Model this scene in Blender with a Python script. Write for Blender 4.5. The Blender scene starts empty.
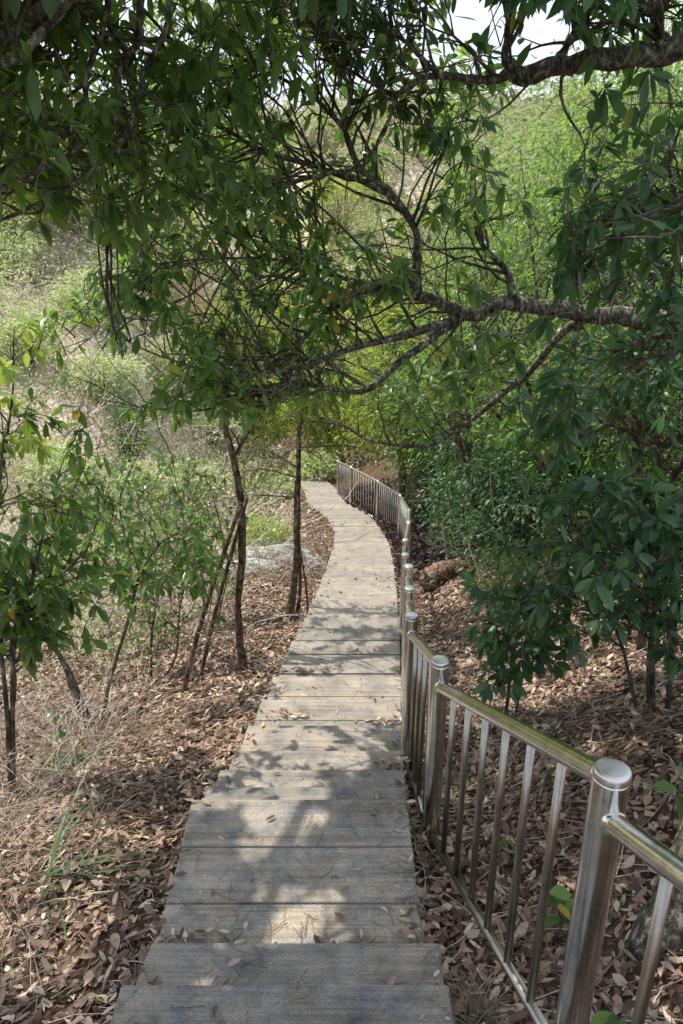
import bpy, math
import numpy as np
from mathutils import noise as mnoise, Vector

rng = np.random.default_rng(11)
C = bpy.context.scene.collection
CAMZ = 10.0
PITCH = math.radians(21.0)
FPX = 740.0
cs, sn = math.cos(PITCH), math.sin(PITCH)

# ------------------------------------------------------------------ helpers
def at(px, py, fwd):
    v = (py - 512.0) / FPX
    d = fwd / (cs - v * sn)
    return np.array([d * (px - 341.5) / FPX, fwd, CAMZ - d * (sn + v * cs)])

def proj(P):
    P = np.asarray(P, float)
    dn = CAMZ - P[..., 2]
    d = P[..., 1] * cs + dn * sn
    dd = np.where(np.abs(d) < 1e-4, 1e-4, d)
    px = 341.5 + P[..., 0] * FPX / dd
    py = 512 + FPX * (dn * cs - P[..., 1] * sn) / dd
    return px, py, d

def norm(a):
    return a / np.maximum(np.linalg.norm(a, axis=-1, keepdims=True), 1e-9)

def sstep(x, a, b):
    t = np.clip((x - a) / (b - a), 0, 1)
    return t * t * (3 - 2 * t)

class Geo:
    def __init__(self):
        self.V = []; self.F = []; self.A = []; self.n = 0
    def add(self, V, Fs, A=None):
        V = np.asarray(V, np.float32).reshape(-1, 3)
        for F in Fs:
            self.F.append(np.asarray(F, np.int64) + self.n)
        self.V.append(V)
        self.A.append(np.full(len(V), .5, np.float32) if A is None else np.asarray(A, np.float32))
        self.n += len(V)
    def build(self, name, mat, parent=None, smooth=True):
        me = bpy.data.meshes.new(name)
        V = np.concatenate(self.V) if self.V else np.zeros((0, 3), np.float32)
        if parent is not None:
            V = V - np.array(parent.location, np.float32)
        A = np.concatenate(self.A) if self.A else np.zeros(0, np.float32)
        me.vertices.add(len(V)); me.vertices.foreach_set('co', V.astype(np.float32).ravel())
        tot = np.concatenate([np.full(len(f), f.shape[1], np.int32) for f in self.F])
        idx = np.concatenate([f.ravel() for f in self.F]).astype(np.int32)
        start = np.concatenate([[0], np.cumsum(tot)[:-1]]).astype(np.int32)
        me.loops.add(len(idx)); me.loops.foreach_set('vertex_index', idx)
        me.polygons.add(len(tot)); me.polygons.foreach_set('loop_start', start)
        me.polygons.foreach_set('loop_total', tot)
        me.polygons.foreach_set('use_smooth', np.full(len(tot), smooth, bool))
        at_ = me.attributes.new('v', 'FLOAT', 'POINT'); at_.data.foreach_set('value', A)
        me.materials.append(mat)
        me.update(calc_edges=True); me.validate()
        o = bpy.data.objects.new(name, me); C.objects.link(o)
        if parent is not None: o.parent = parent
        return o

def tag(o, label=None, cat=None, group=None, kind=None):
    if label: o['label'] = label
    if cat: o['category'] = cat
    if group: o['group'] = group
    if kind: o['kind'] = kind
    return o

def thing(name, label, cat, loc, group=None):
    o = bpy.data.objects.new(name, None); C.objects.link(o)
    o.empty_display_size = .2
    o.location = tuple(float(c) for c in loc)
    return tag(o, label, cat, group)

def tubes(g, P, R, sides=5, A=None, cap=True):
    """P (N,K,3) centre lines, R (N,K) radii"""
    P = np.asarray(P, float); R = np.asarray(R, float)
    if P.ndim == 2: P = P[None]; R = R[None]
    N, K, _ = P.shape
    if N == 0: return
    T = np.empty_like(P)
    T[:, 1:-1] = P[:, 2:] - P[:, :-2]; T[:, 0] = P[:, 1] - P[:, 0]; T[:, -1] = P[:, -1] - P[:, -2]
    T = norm(T)
    main = norm(P[:, -1] - P[:, 0])
    ref = np.where(np.abs(main[:, 2:3]) > .8, np.array([[1., 0, 0]]), np.array([[0, 0, 1.]]))[:, None, :]
    U = norm(np.cross(T, np.broadcast_to(ref, T.shape)))
    W = np.cross(U, T)
    a = np.arange(sides) * 2 * math.pi / sides
    V = P[:, :, None, :] + R[:, :, None, None] * (U[:, :, None, :] * np.cos(a)[None, None, :, None] + W[:, :, None, :] * np.sin(a)[None, None, :, None])
    i = np.arange(N)[:, None, None] * K * sides; k = np.arange(K - 1)[None, :, None] * sides
    j = np.arange(sides)[None, None, :]; j2 = (j + 1) % sides
    F = np.stack([i + k + j, i + k + j2, i + k + sides + j2, i + k + sides + j], -1).reshape(-1, 4)
    AA = None if A is None else np.repeat(np.asarray(A), K * sides)
    Fs = [F]
    if cap:
        i0 = np.arange(N)[:, None] * K * sides
        Fs.append(i0 + np.arange(sides)[None, ::-1])
        Fs.append(i0 + (K - 1) * sides + np.arange(sides)[None, :])
    g.add(V, Fs, AA)

def spline(pts, per=5):
    """Catmull-Rom through pts (k, m)"""
    p = np.asarray(pts, float)
    p = np.vstack([2 * p[0] - p[1], p, 2 * p[-1] - p[-2]])
    out = []
    for i in range(1, len(p) - 2):
        for t in np.linspace(0, 1, per, endpoint=False):
            a, b, c, d = p[i - 1], p[i], p[i + 1], p[i + 2]
            out.append(.5 * (2 * b + (c - a) * t + (2 * a - 5 * b + 4 * c - d) * t * t + (3 * b - a - 3 * c + d) * t ** 3))
    out.append(p[-2])
    return np.array(out)

LODS = {
    'hi': (np.array([.0, .10, .30, .58, .82, 1.]), np.array([.07, .16, .62, 1., .80, .06])),
    'mid': (np.array([.0, .33, .7, 1.]), np.array([.05, .9, .85, .03])),
}
def leaves(g, pos, d, n0, L, W, droop=.2, fold=.25, lod='hi', A=None):
    N = len(pos)
    if N == 0: return
    d = norm(d); s = norm(np.cross(d, n0)); n = np.cross(s, d)
    L = np.broadcast_to(L, (N,)); W = np.broadcast_to(W, (N,)); droop = np.broadcast_to(droop, (N,))
    if A is None: A = rng.random(N)
    if lod == 'lo':
        q = .5 * W[:, None]
        m = pos + d * L[:, None] * .48
        V = np.stack([pos, m - s * q + n * q * fold, pos + d * L[:, None] - np.array([0, 0, 1.]) * (droop * L)[:, None], m + s * q + n * q * fold], 1)
        b = np.arange(N)[:, None] * 4
        g.add(V, [b + np.array([[0, 2, 1]]), b + np.array([[0, 3, 2]])], np.repeat(A, 4)); return
    ts, ws = LODS[lod]; K = len(ts)
    t = ts[None, :, None]
    mid = pos[:, None, :] + d[:, None, :] * (L[:, None] * ts[None])[..., None]
    mid[..., 2] -= droop[:, None] * L[:, None] * (ts ** 2)[None]
    half = .5 * W[:, None] * ws[None]
    off = s[:, None, :] * half[..., None]; up = n[:, None, :] * (half * fold)[..., None]
    V = np.stack([mid - off + up, mid, mid + off + up], 2)      # N,K,3,3
    b = np.arange(N)[:, None, None] * K * 3; k = np.arange(K - 1)[None, :, None] * 3; j = np.arange(2)[None, None, :]
    F = np.stack([b + k + j, b + k + j + 1, b + k + 3 + j + 1, b + k + 3 + j], -1).reshape(-1, 4)
    g.add(V, [F], np.repeat(A, K * 3))

def rdir(n):
    return norm(rng.normal(size=(n, 3)))

# ------------------------------------------------------------------ materials
def newmat(name):
    m = bpy.data.materials.new(name); m.use_nodes = True
    nt = m.node_tree; nt.nodes.clear()
    return m, nt, nt.nodes.new('ShaderNodeOutputMaterial')

def nd(nt, typ, **kw):
    n = nt.nodes.new(typ)
    for k, v in kw.items(): setattr(n, k, v)
    return n

def ramp(nt, fac, stops):
    r = nd(nt, 'ShaderNodeValToRGB')
    e = r.color_ramp.elements
    while len(e) < len(stops): e.new(.5)
    for i, (p, c) in enumerate(stops):
        e[i].position = p; e[i].color = (*c, 1)
    nt.links.new(fac, r.inputs[0])
    return r.outputs[0]

def mixc(nt, a, b, f, mode='MIX'):
    m = nd(nt, 'ShaderNodeMix', data_type='RGBA', blend_type=mode)
    for s, v in ((m.inputs[0], f), (m.inputs[6], a), (m.inputs[7], b)):
        if isinstance(v, (tuple, list)): s.default_value = (*v, 1)
        elif isinstance(v, (int, float)): s.default_value = v
        else: nt.links.new(v, s)
    return m.outputs[2]

def noise_tex(nt, scale, detail=3, vec=None, rough=.55):
    n = nd(nt, 'ShaderNodeTexNoise'); n.inputs['Scale'].default_value = scale; n.inputs['Detail'].default_value = detail
    n.inputs['Roughness'].default_value = rough
    if vec is not None: nt.links.new(vec, n.inputs['Vector'])
    return n.outputs['Fac']

def leafmat(name, stops, trans, tw=.35, rough=.38, spec=.5, clump=.8):
    m, nt, out = newmat(name)
    a = nd(nt, 'ShaderNodeAttribute', attribute_name='v')
    col = ramp(nt, a.outputs['Fac'], stops)
    geo = nd(nt, 'ShaderNodeNewGeometry')
    nf = noise_tex(nt, 1.7, 2, geo.outputs['Position'])
    k = ramp(nt, nf, [(.3, (1 - clump * .45,) * 3), (.7, (1 + clump * .3,) * 3)])
    col = mixc(nt, col, k, 1.0, 'MULTIPLY')
    p = nd(nt, 'ShaderNodeBsdfPrincipled'); p.inputs['Roughness'].default_value = rough
    p.inputs['Specular IOR Level'].default_value = spec
    nt.links.new(col, p.inputs['Base Color'])
    rn = noise_tex(nt, 6., 2, geo.outputs['Position'])
    rm = nd(nt, 'ShaderNodeMapRange'); rm.inputs[1].default_value = .3; rm.inputs[2].default_value = .7
    rm.inputs[3].default_value = rough - .03; rm.inputs[4].default_value = min(1., rough + .25)
    nt.links.new(rn, rm.inputs[0]); nt.links.new(rm.outputs[0], p.inputs['Roughness'])
    t = nd(nt, 'ShaderNodeBsdfTranslucent')
    tc = mixc(nt, col, trans, .75)
    nt.links.new(tc, t.inputs['Color'])
    ms = nd(nt, 'ShaderNodeMixShader'); ms.inputs[0].default_value = tw
    nt.links.new(p.outputs[0], ms.inputs[1]); nt.links.new(t.outputs[0], ms.inputs[2])
    nt.links.new(ms.outputs[0], out.inputs[0])
    return m

M = {}
YEL = (.55, .36, .03)
M['leaf_dark'] = leafmat('glossy dark leaf', [(0, (0.022, 0.069, 0.032)), (.5, (0.046, 0.121, 0.037)), (.93, (0.086, 0.178, 0.041)), (.985, (0.127, 0.207, 0.046)), (.992, YEL)], (.36, .56, .08), 0.48, .30, .6)
M['leaf_mid'] = leafmat('canopy leaf', [(0, (0.010, 0.038, 0.022)), (.42, (0.026, 0.085, 0.034)), (.62, (0.075, 0.19, 0.055)), (.80, (0.12, 0.26, 0.07)), (.93, (0.22, 0.39, 0.09)), (.98, (0.20, 0.33, 0.07)), (.99, YEL)], (.46, .70, .14), 0.48, .28, .65, 1.1)
M['leaf_blue'] = leafmat('blue green leaf', [(0, (0.025, 0.073, 0.043)), (.6, (0.045, 0.122, 0.062)), (.985, (0.100, 0.213, 0.075)), (.995, (0.375, 0.375, 0.050))], (.20, .40, .06), 0.36, .27, .6)
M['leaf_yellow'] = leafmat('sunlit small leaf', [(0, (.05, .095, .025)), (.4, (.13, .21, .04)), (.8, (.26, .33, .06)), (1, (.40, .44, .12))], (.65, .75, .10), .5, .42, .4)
M['leaf_bush'] = leafmat('dark bush leaf', [(0, (.024, .065, .032)), (.6, (.05, .12, .05)), (1, (.12, .20, .09))], (.2, .36, .08), .3, .33, .6)
M['leaf_fresh'] = leafmat('fresh leaf', [(0, (.11, .20, .04)), (.5, (.30, .45, .10)), (1, (.56, .66, .28))], (.55, .7, .1), .45, .4, .4)
M['leaf_grey'] = leafmat('far hazy leaf', [(0, (.20, .24, .13)), (.5, (.32, .35, .21)), (1, (.52, .51, .38))], (.6, .62, .35), .42, .6, .2)  # distance haze is lightened into this leaf colour
M['leaf_bush2'] = leafmat('deep green leaf', [(0, (.03, .075, .025)), (.6, (.075, .15, .045)), (1, (.16, .25, .07))], (.3, .45, .08), .4, .36, .6)
M['leaf_sunglare'] = leafmat('pale sunlit scrub leaf', [(0, (.15, .25, .08)), (.5, (.50, .61, .30)), (1, (.78, .82, .58))], (.70, .80, .36), .45, .5, .3, .4)  # strong hillside sun is put into this over-bright leaf colour
M['leaf_fir'] = leafmat('feathery needle', [(0, (.06, .10, .025)), (.6, (.10, .15, .04)), (1, (.17, .20, .06))], (.35, .42, .06), .35, .5, .3)
M['leaf_purple'] = leafmat('purple ground cover', [(0, (.018, .014, .018)), (.6, (.045, .03, .04)), (1, (.09, .06, .07))], (.12, .06, .08), .15, .35, .5)
M['litter'] = leafmat('dry fallen leaf', [(0, (0.072, 0.046, 0.034)), (.25, (0.17, 0.108, 0.08)), (.5, (0.33, 0.222, 0.165)), (.72, (0.48, 0.335, 0.245)), (.88, (0.60, 0.48, 0.37)), (1, (0.74, 0.64, 0.52))], (.36, .22, .12), 0.15, .45, .45, .4)
M['grass'] = leafmat('green grass blade', [(0, (.05, .10, .05)), (1, (.13, .20, .09))], (.25, .4, .08), .3, .4, .4)
M['straw'] = leafmat('dry straw', [(0, (.19, .15, .10)), (.5, (.34, .28, .20)), (1, (.52, .46, .35))], (.4, .34, .2), .2, .6, .3)
M['brush'] = leafmat('dry brush', [(0, (.15, .105, .08)), (.22, (.48, .38, .32)), (.5, (.76, .66, .58)), (1, (.88, .82, .74))], (.8, .7, .58), .3, .6, .3, .2)

def barkmat(name, c0, c1, c2, scale=30):
    m, nt, out = newmat(name)
    geo = nd(nt, 'ShaderNodeNewGeometry')
    mp = nd(nt, 'ShaderNodeMapping'); mp.inputs['Scale'].default_value = (1, 1, .5)
    nt.links.new(geo.outputs['Position'], mp.inputs['Vector'])
    f = noise_tex(nt, scale, 6, mp.outputs[0], .7)
    col = ramp(nt, f, [(.38, c0), (.52, c1), (.64, c2)])
    f2 = noise_tex(nt, scale * .25, 2, geo.outputs['Position'])
    col = mixc(nt, col, ramp(nt, f2, [(.35, (.6, .6, .55)), (.65, (1.25, 1.25, 1.2))]), 1., 'MULTIPLY')
    p = nd(nt, 'ShaderNodeBsdfPrincipled'); p.inputs['Roughness'].default_value = .85
    p.inputs['Specular IOR Level'].default_value = .2
    nt.links.new(col, p.inputs['Base Color'])
    b = nd(nt, 'ShaderNodeBump'); b.inputs['Strength'].default_value = .8; b.inputs['Distance'].default_value = .012
    nt.links.new(f, b.inputs['Height']); nt.links.new(b.outputs[0], p.inputs['Normal'])
    nt.links.new(p.outputs[0], out.inputs[0])
    return m
M['bark'] = barkmat('lichen bark', (.035, .03, .024), (.13, .12, .10), (.44, .43, .39), 44)
M['bark_brown'] = barkmat('brown bark', (.03, .02, .014), (.13, .09, .062), (.30, .23, .17))
M['twig'] = barkmat('twig bark', (.045, .038, .03), (.12, .105, .085), (.25, .23, .19), 20)
M['twig2'] = barkmat('grey stem bark', (.07, .055, .045), (.19, .155, .13), (.36, .32, .28), 20)
M['wood_red'] = barkmat('barkless log', (.05, .034, .026), (.22, .15, .115), (.48, .37, .30), 34)
M['rock'] = barkmat('pale rock', (.35, .36, .35), (.55, .57, .56), (.72, .74, .73), 9)

def groundmat():
    m, nt, out = newmat('soil')
    geo = nd(nt, 'ShaderNodeNewGeometry')
    f = noise_tex(nt, 9, 8, geo.outputs['Position'], .75)
    col = ramp(nt, f, [(.3, (.045, .03, .02)), (.5, (.12, .08, .055)), (.7, (.24, .17, .12))])
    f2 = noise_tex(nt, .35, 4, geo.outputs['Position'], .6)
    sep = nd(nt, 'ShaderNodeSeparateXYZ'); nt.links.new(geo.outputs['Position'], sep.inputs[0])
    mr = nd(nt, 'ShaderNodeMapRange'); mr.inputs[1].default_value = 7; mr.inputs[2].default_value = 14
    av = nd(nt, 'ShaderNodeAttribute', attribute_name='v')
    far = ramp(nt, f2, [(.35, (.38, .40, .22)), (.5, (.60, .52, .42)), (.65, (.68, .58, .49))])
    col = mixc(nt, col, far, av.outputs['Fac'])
    p = nd(nt, 'ShaderNodeBsdfPrincipled'); p.inputs['Roughness'].default_value = .95
    p.inputs['Specular IOR Level'].default_value = .15
    nt.links.new(col, p.inputs['Base Color'])
    b = nd(nt, 'ShaderNodeBump'); b.inputs['Strength'].default_value = .9; b.inputs['Distance'].default_value = .03
    nt.links.new(f, b.inputs['Height']); nt.links.new(b.outputs[0], p.inputs['Normal'])
    nt.links.new(p.outputs[0], out.inputs[0])
    return m
M['ground'] = groundmat()

def woodmat():
    m, nt, out = newmat('weathered plank')
    geo = nd(nt, 'ShaderNodeNewGeometry')
    a = nd(nt, 'ShaderNodeAttribute', attribute_name='v')
    add = nd(nt, 'ShaderNodeVectorMath', operation='ADD')
    cb = nd(nt, 'ShaderNodeCombineXYZ')
    mul = nd(nt, 'ShaderNodeMath', operation='MULTIPLY'); mul.inputs[1].default_value = 37.
    nt.links.new(a.outputs['Fac'], mul.inputs[0]); nt.links.new(mul.outputs[0], cb.inputs[0]); nt.links.new(mul.outputs[0], cb.inputs[2])
    nt.links.new(geo.outputs['Position'], add.inputs[0]); nt.links.new(cb.outputs[0], add.inputs[1])
    mp = nd(nt, 'ShaderNodeMapping'); mp.inputs['Scale'].default_value = (1.1, 26, 26)
    nt.links.new(add.outputs[0], mp.inputs['Vector'])
    w = nd(nt, 'ShaderNodeTexNoise'); w.inputs['Scale'].default_value = 1.; w.inputs['Detail'].default_value = 5; w.inputs['Roughness'].default_value = .6; w.inputs['Distortion'].default_value = .5
    nt.links.new(mp.outputs[0], w.inputs['Vector'])
    mp2 = nd(nt, 'ShaderNodeMapping'); mp2.inputs['Scale'].default_value = (3, 120, 120)
    nt.links.new(add.outputs[0], mp2.inputs['Vector'])
    fine = noise_tex(nt, 1, 4, mp2.outputs[0], .7)
    stain = noise_tex(nt, 5.5, 5, geo.outputs['Position'], .65)
    col = ramp(nt, w.outputs['Fac'], [(.3, (.23, .222, .212)), (.47, (.315, .303, .288)), (.7, (.37, .355, .335))])
    col = mixc(nt, col, ramp(nt, fine, [(.3, (.62, .62, .62)), (.6, (1.1, 1.1, 1.1))]), .8, 'MULTIPLY')
    col = mixc(nt, col, ramp(nt, stain, [(.28, (.55, .54, .54)), (.5, (1, .99, .97)), (.72, (1.35, 1.26, 1.12))]), 1., 'MULTIPLY')
    col = mixc(nt, col, ramp(nt, a.outputs['Fac'], [(0, (.74, .76, .80)), (1, (1.18, 1.13, 1.05))]), 1., 'MULTIPLY')
    spk = noise_tex(nt, 170, 3, geo.outputs['Position'], .8)
    col = mixc(nt, col, ramp(nt, spk, [(.36, (.55, .55, .55)), (.5, (1, 1, 1)), (.66, (1.35, 1.33, 1.28))]), .75, 'MULTIPLY')
    mot = noise_tex(nt, 9, 6, add.outputs[0], .7)
    col = mixc(nt, col, ramp(nt, mot, [(.36, (.72, .79, .92)), (.5, (1, 1, 1)), (.62, (1.06, 1.0, .92))]), 1., 'MULTIPLY')
    # paler planks farther down the slope
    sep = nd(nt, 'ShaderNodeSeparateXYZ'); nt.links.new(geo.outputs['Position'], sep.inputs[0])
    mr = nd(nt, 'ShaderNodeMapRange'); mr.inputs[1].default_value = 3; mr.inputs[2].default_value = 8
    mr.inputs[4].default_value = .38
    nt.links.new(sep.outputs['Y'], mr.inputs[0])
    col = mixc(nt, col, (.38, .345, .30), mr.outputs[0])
    p = nd(nt, 'ShaderNodeBsdfPrincipled'); p.inputs['Roughness'].default_value = .75
    p.inputs['Specular IOR Level'].default_value = .3
    nt.links.new(col, p.inputs['Base Color'])
    b = nd(nt, 'ShaderNodeBump'); b.inputs['Strength'].default_value = .5; b.inputs['Distance'].default_value = .004
    wk = nd(nt, 'ShaderNodeMath', operation='MULTIPLY'); wk.inputs[1].default_value = .25; nt.links.new(w.outputs['Fac'], wk.inputs[0])
    mx = nd(nt, 'ShaderNodeMath', operation='ADD'); nt.links.new(wk.outputs[0], mx.inputs[0]); nt.links.new(fine, mx.inputs[1])
    nt.links.new(mx.outputs[0], b.inputs['Height']); nt.links.new(b.outputs[0], p.inputs['Normal'])
    nt.links.new(p.outputs[0], out.inputs[0])
    return m
M['plank'] = woodmat()

def steelmat(name, base, rough):
    m, nt, out = newmat(name)
    geo = nd(nt, 'ShaderNodeNewGeometry')
    f = noise_tex(nt, 16, 6, geo.outputs['Position'], .7)
    mp = nd(nt, 'ShaderNodeMapping'); mp.inputs['Scale'].default_value = (90, 90, 5)
    nt.links.new(geo.outputs['Position'], mp.inputs['Vector'])
    f2 = noise_tex(nt, 1, 3, mp.outputs[0])
    col = ramp(nt, f, [(.3, tuple(c * .72 for c in base)), (.55, base), (.8, tuple(c * 1.08 for c in base))])
    p = nd(nt, 'ShaderNodeBsdfPrincipled'); p.inputs['Metallic'].default_value = 1
    nt.links.new(col, p.inputs['Base Color'])
    mr = nd(nt, 'ShaderNodeMapRange'); mr.inputs[1].default_value = .3; mr.inputs[2].default_value = .75
    mr.inputs[3].default_value = rough; mr.inputs[4].default_value = rough + .18
    mx = nd(nt, 'ShaderNodeMath', operation='MULTIPLY'); nt.links.new(f, mx.inputs[0]); nt.links.new(f2, mx.inputs[1])
    sq = nd(nt, 'ShaderNodeMath', operation='POWER'); sq.inputs[1].default_value = .5; nt.links.new(mx.outputs[0], sq.inputs[0])
    nt.links.new(sq.outputs[0], mr.inputs[0]); nt.links.new(mr.outputs[0], p.inputs['Roughness'])
    nt.links.new(p.outputs[0], out.inputs[0])
    return m
M['steel'] = steelmat('stainless steel', (.76, .75, .72), .11)
M['steel_far'] = steelmat('weathered bright steel', (.74, .73, .70), .30)
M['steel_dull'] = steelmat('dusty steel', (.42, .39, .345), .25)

# ------------------------------------------------------------------ terrain
TF = np.array([-6., -1.3, 0.0, .55, .95, 1.35, 1.64, 1.87, 2.68, 2.93, 3.22, 3.55, 3.95, 4.40, 4.90, 5.45, 6.05, 6.75, 7.5, 8.3, 9.3, 10.4, 11.6, 12.8, 14, 15.3, 16.6, 18, 20, 22, 24, 27, 30])
TD = np.array([0.6, 1.3, 1.62, 1.80, 1.95, 2.08, 2.25, 2.35, 2.45, 2.60, 2.74, 2.88, 3.00, 3.12, 3.26, 3.41, 3.58, 3.78, 4.0, 4.22, 4.5, 4.8, 5.12, 5.42, 5.7, 5.95, 6.2, 6.5, 6.9, 7.3, 7.6, 7.9, 8.1])
_f = [6.0]; _k = TF > 5.5
_nf = np.concatenate([TF[~_k], np.arange(5.45 + .45, 30.2, .45)]); TD = np.interp(_nf, TF, TD); TF = _nf
# tread k spans TF[k-1]..TF[k] at depth TD[k]
EY = np.array([-6, 1.3, 1.64, 1.87, 2.12, 2.39, 2.68, 3.12, 3.5, 3.81, 4.46, 5.36, 6.73, 8.3, 10.4, 12, 13.7, 15.2, 16, 17, 20, 24, 28, 60])
EL = np.array([-.70, -.70, -.70, -.67, -.69, -.68, -.685, -.665, -.636, -.615, -.567, -.5, -.396, -.30, -.2, -.14, -.13, -.3, -.5, -.8, -1.1, -1.8, -3.5, -16])
ER = np.array([.34, .33, .33, .334, .295, .30, .30, .334, .363, .384, .43, .5, .602, .69, .80, .86, .81, .65, .45, .12, -.2, -.9, -2.6, -15])
gy = np.concatenate([TF[:-1], [31, 45, 62, 80, 110, 300]])
gd = np.concatenate([TD[1:], [7.9, 4.4, -2.0, -5.5, -5, 5]]) + .045

def vnoise(x, y, s, oct=4):
    """cheap smooth value noise (sum of sines), vectorised"""
    r = np.zeros(np.broadcast(x, y).shape); a = 1.; f = 1. / s
    for i in range(oct):
        r += a * (np.sin(x * f * 1.7 + y * f * 1.1 + 1.3 * i) * np.cos(y * f * 1.9 - x * f * .8 + 2.1 * i)
                  + .5 * np.sin(x * f * 3.1 + 4.2 + i) * np.sin(y * f * 2.7 + 1.1 + i))
        a *= .5; f *= 2.1
    return r

def gz(x, y):
    x = np.asarray(x, float); y = np.asarray(y, float)
    base = CAMZ - np.interp(y, gy, gd)
    l = np.interp(y, EY, EL); r = np.interp(y, EY, ER)
    sl = np.maximum(l - x, 0); sr = np.maximum(x - r, 0)
    out = np.maximum(sl, sr)
    z = base.copy() if base.ndim else base
    # left: slight fall, then the opposite hillside
    zl = base - .16 * np.minimum(sl, 3.5)
    tgt = CAMZ - 4.3 + .20 * np.clip(y - 13, 0, 45) + .14 * np.clip(-x - 3, 0, 25)
    w = sstep(sl, 1.2, 5.5) * sstep(y, 6, 13)
    zl = zl * (1 - w) + np.maximum(tgt, zl) * w
    zl = zl + .3 * np.exp(-((sl - .9) / .6) ** 2) * np.exp(-((y - 10.4) / 2.2) ** 2) * 1.3
    zl = zl + .22 * np.maximum(sl - 7, 0) * (1 - sstep(y, 6, 13))
    zr = base + .30 * np.minimum(sr, 2.2) * sstep(sr, .05, .8) + .24 * np.clip(sr - 2.2, 0, 9)
    z = np.where(sl > 0, zl, np.where(sr > 0, zr, base))
    far = sstep(out, .15, 1.2)
    z = z + far * .06 * vnoise(x, y, 1.3) + sstep(out, 3, 10) * .5 * vnoise(x, y, 9.)
    return z

def make_ground():
    a = np.concatenate([np.linspace(-160, -14, 32), np.arange(-13, -5, .5), np.arange(-5, 5, .12), np.arange(5, 13, .5), np.linspace(14, 160, 32)])
    b = np.concatenate([np.linspace(-40, -3, 14), np.arange(-2.5, 1, .3), np.arange(1, 12, .12), np.arange(12, 32, .4), np.linspace(33, 220, 60)])
    X, Y = np.meshgrid(a, b)
    Z = gz(X, Y)
    V = np.stack([X, Y, Z], -1)
    nx, ny = len(a), len(b)
    i = np.arange(ny - 1)[:, None] * nx; j = np.arange(nx - 1)[None]
    F = np.stack([i + j, i + j + 1, i + nx + j + 1, i + nx + j], -1).reshape(-1, 4)
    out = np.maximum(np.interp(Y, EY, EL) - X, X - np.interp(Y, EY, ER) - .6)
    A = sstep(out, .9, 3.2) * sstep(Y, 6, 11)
    g = Geo(); g.add(V, [F], A.ravel()); o = g.build('ground', M['ground']); o['kind'] = 'structure'
make_ground()

# ------------------------------------------------------------------ boardwalk steps (each step of two or three planks)
def bevel_box(g, corners, th, bev, val):
    """corners: 4 xyz (ccw from above) of the top; rounded top edge"""
    c = np.asarray(corners, float); cen = c.mean(0)
    def ring(inset, dz):
        r = c.copy()
        d = norm((cen - c) * np.array([1, 1, 0])); r = r + d * inset * 1.4; r[:, 2] += dz; return r
    rings = [ring(0, -th), ring(0, -bev), ring(bev * .35, -bev * .3), ring(bev, 0)]
    V = np.vstack(rings)
    F = []
    for k in range(3):
        for j in range(4):
            F.append([k * 4 + j, k * 4 + (j + 1) % 4, k * 4 + 4 + (j + 1) % 4, k * 4 + 4 + j])
    F.append([12, 13, 14, 15]); F.append([3, 2, 1, 0])
    g.add(V, [np.array(F)], np.full(len(V), val))

path = thing('path', None, None, (0, 0, CAMZ - 2.2)); path['kind'] = 'structure'
for k in range(1, len(TF)):
    f0, f1, dn = TF[k - 1], TF[k], TD[k]
    if f1 > 29: continue
    g = Geo()
    over = .025                                   # nosing
    npl = 3 if k == 8 else max(1, int(round((f1 - f0) / .29)))
    ys = np.linspace(f0 - .01, f1 + over, npl + 1)
    for q in range(npl):
        a, b = ys[q] + ((.004 if f1 < 5 else .009) if q else 0), ys[q + 1] - (.004 if f1 < 5 else .009)
        jl, jr = rng.uniform(-.008, .008, 2)
        wl = .035 if (k == 8) else 0
        jl *= .6; jr *= .6
        xa0, xa1 = np.interp(a, EY, EL) + jl, np.interp(a, EY, ER) + jr
        xb0, xb1 = np.interp(b, EY, EL) + jl, np.interp(b, EY, ER) + jr
        if k in (6, 7): xa1 += .015; xb1 += .015
        z = CAMZ - dn + rng.uniform(-.002, .002)
        tl = rng.uniform(-.003, .003)
        bevel_box(g, [(xa0, a, z), (xa1, a, z + tl), (xb1, b, z + tl), (xb0, b, z)], .045, .007, rng.random())
    # riser board under the nosing, set back
    x0, x1 = np.interp(f1, EY, EL) + .03, np.interp(f1, EY, ER) - .03
    bevel_box(g, [(x0, f1 - .03, CAMZ - dn - .058), (x1, f1 - .03, CAMZ - dn - .058), (x1, f1 - .005, CAMZ - dn - .058), (x0, f1 - .005, CAMZ - dn - .058)], .14, .003, .3)
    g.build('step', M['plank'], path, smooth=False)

def step_z(y):
    k = np.clip(np.searchsorted(TF, y, side='right'), 1, len(TF) - 1)
    # a nosing of .025 hangs over the next step
    return CAMZ - TD[k]

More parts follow.
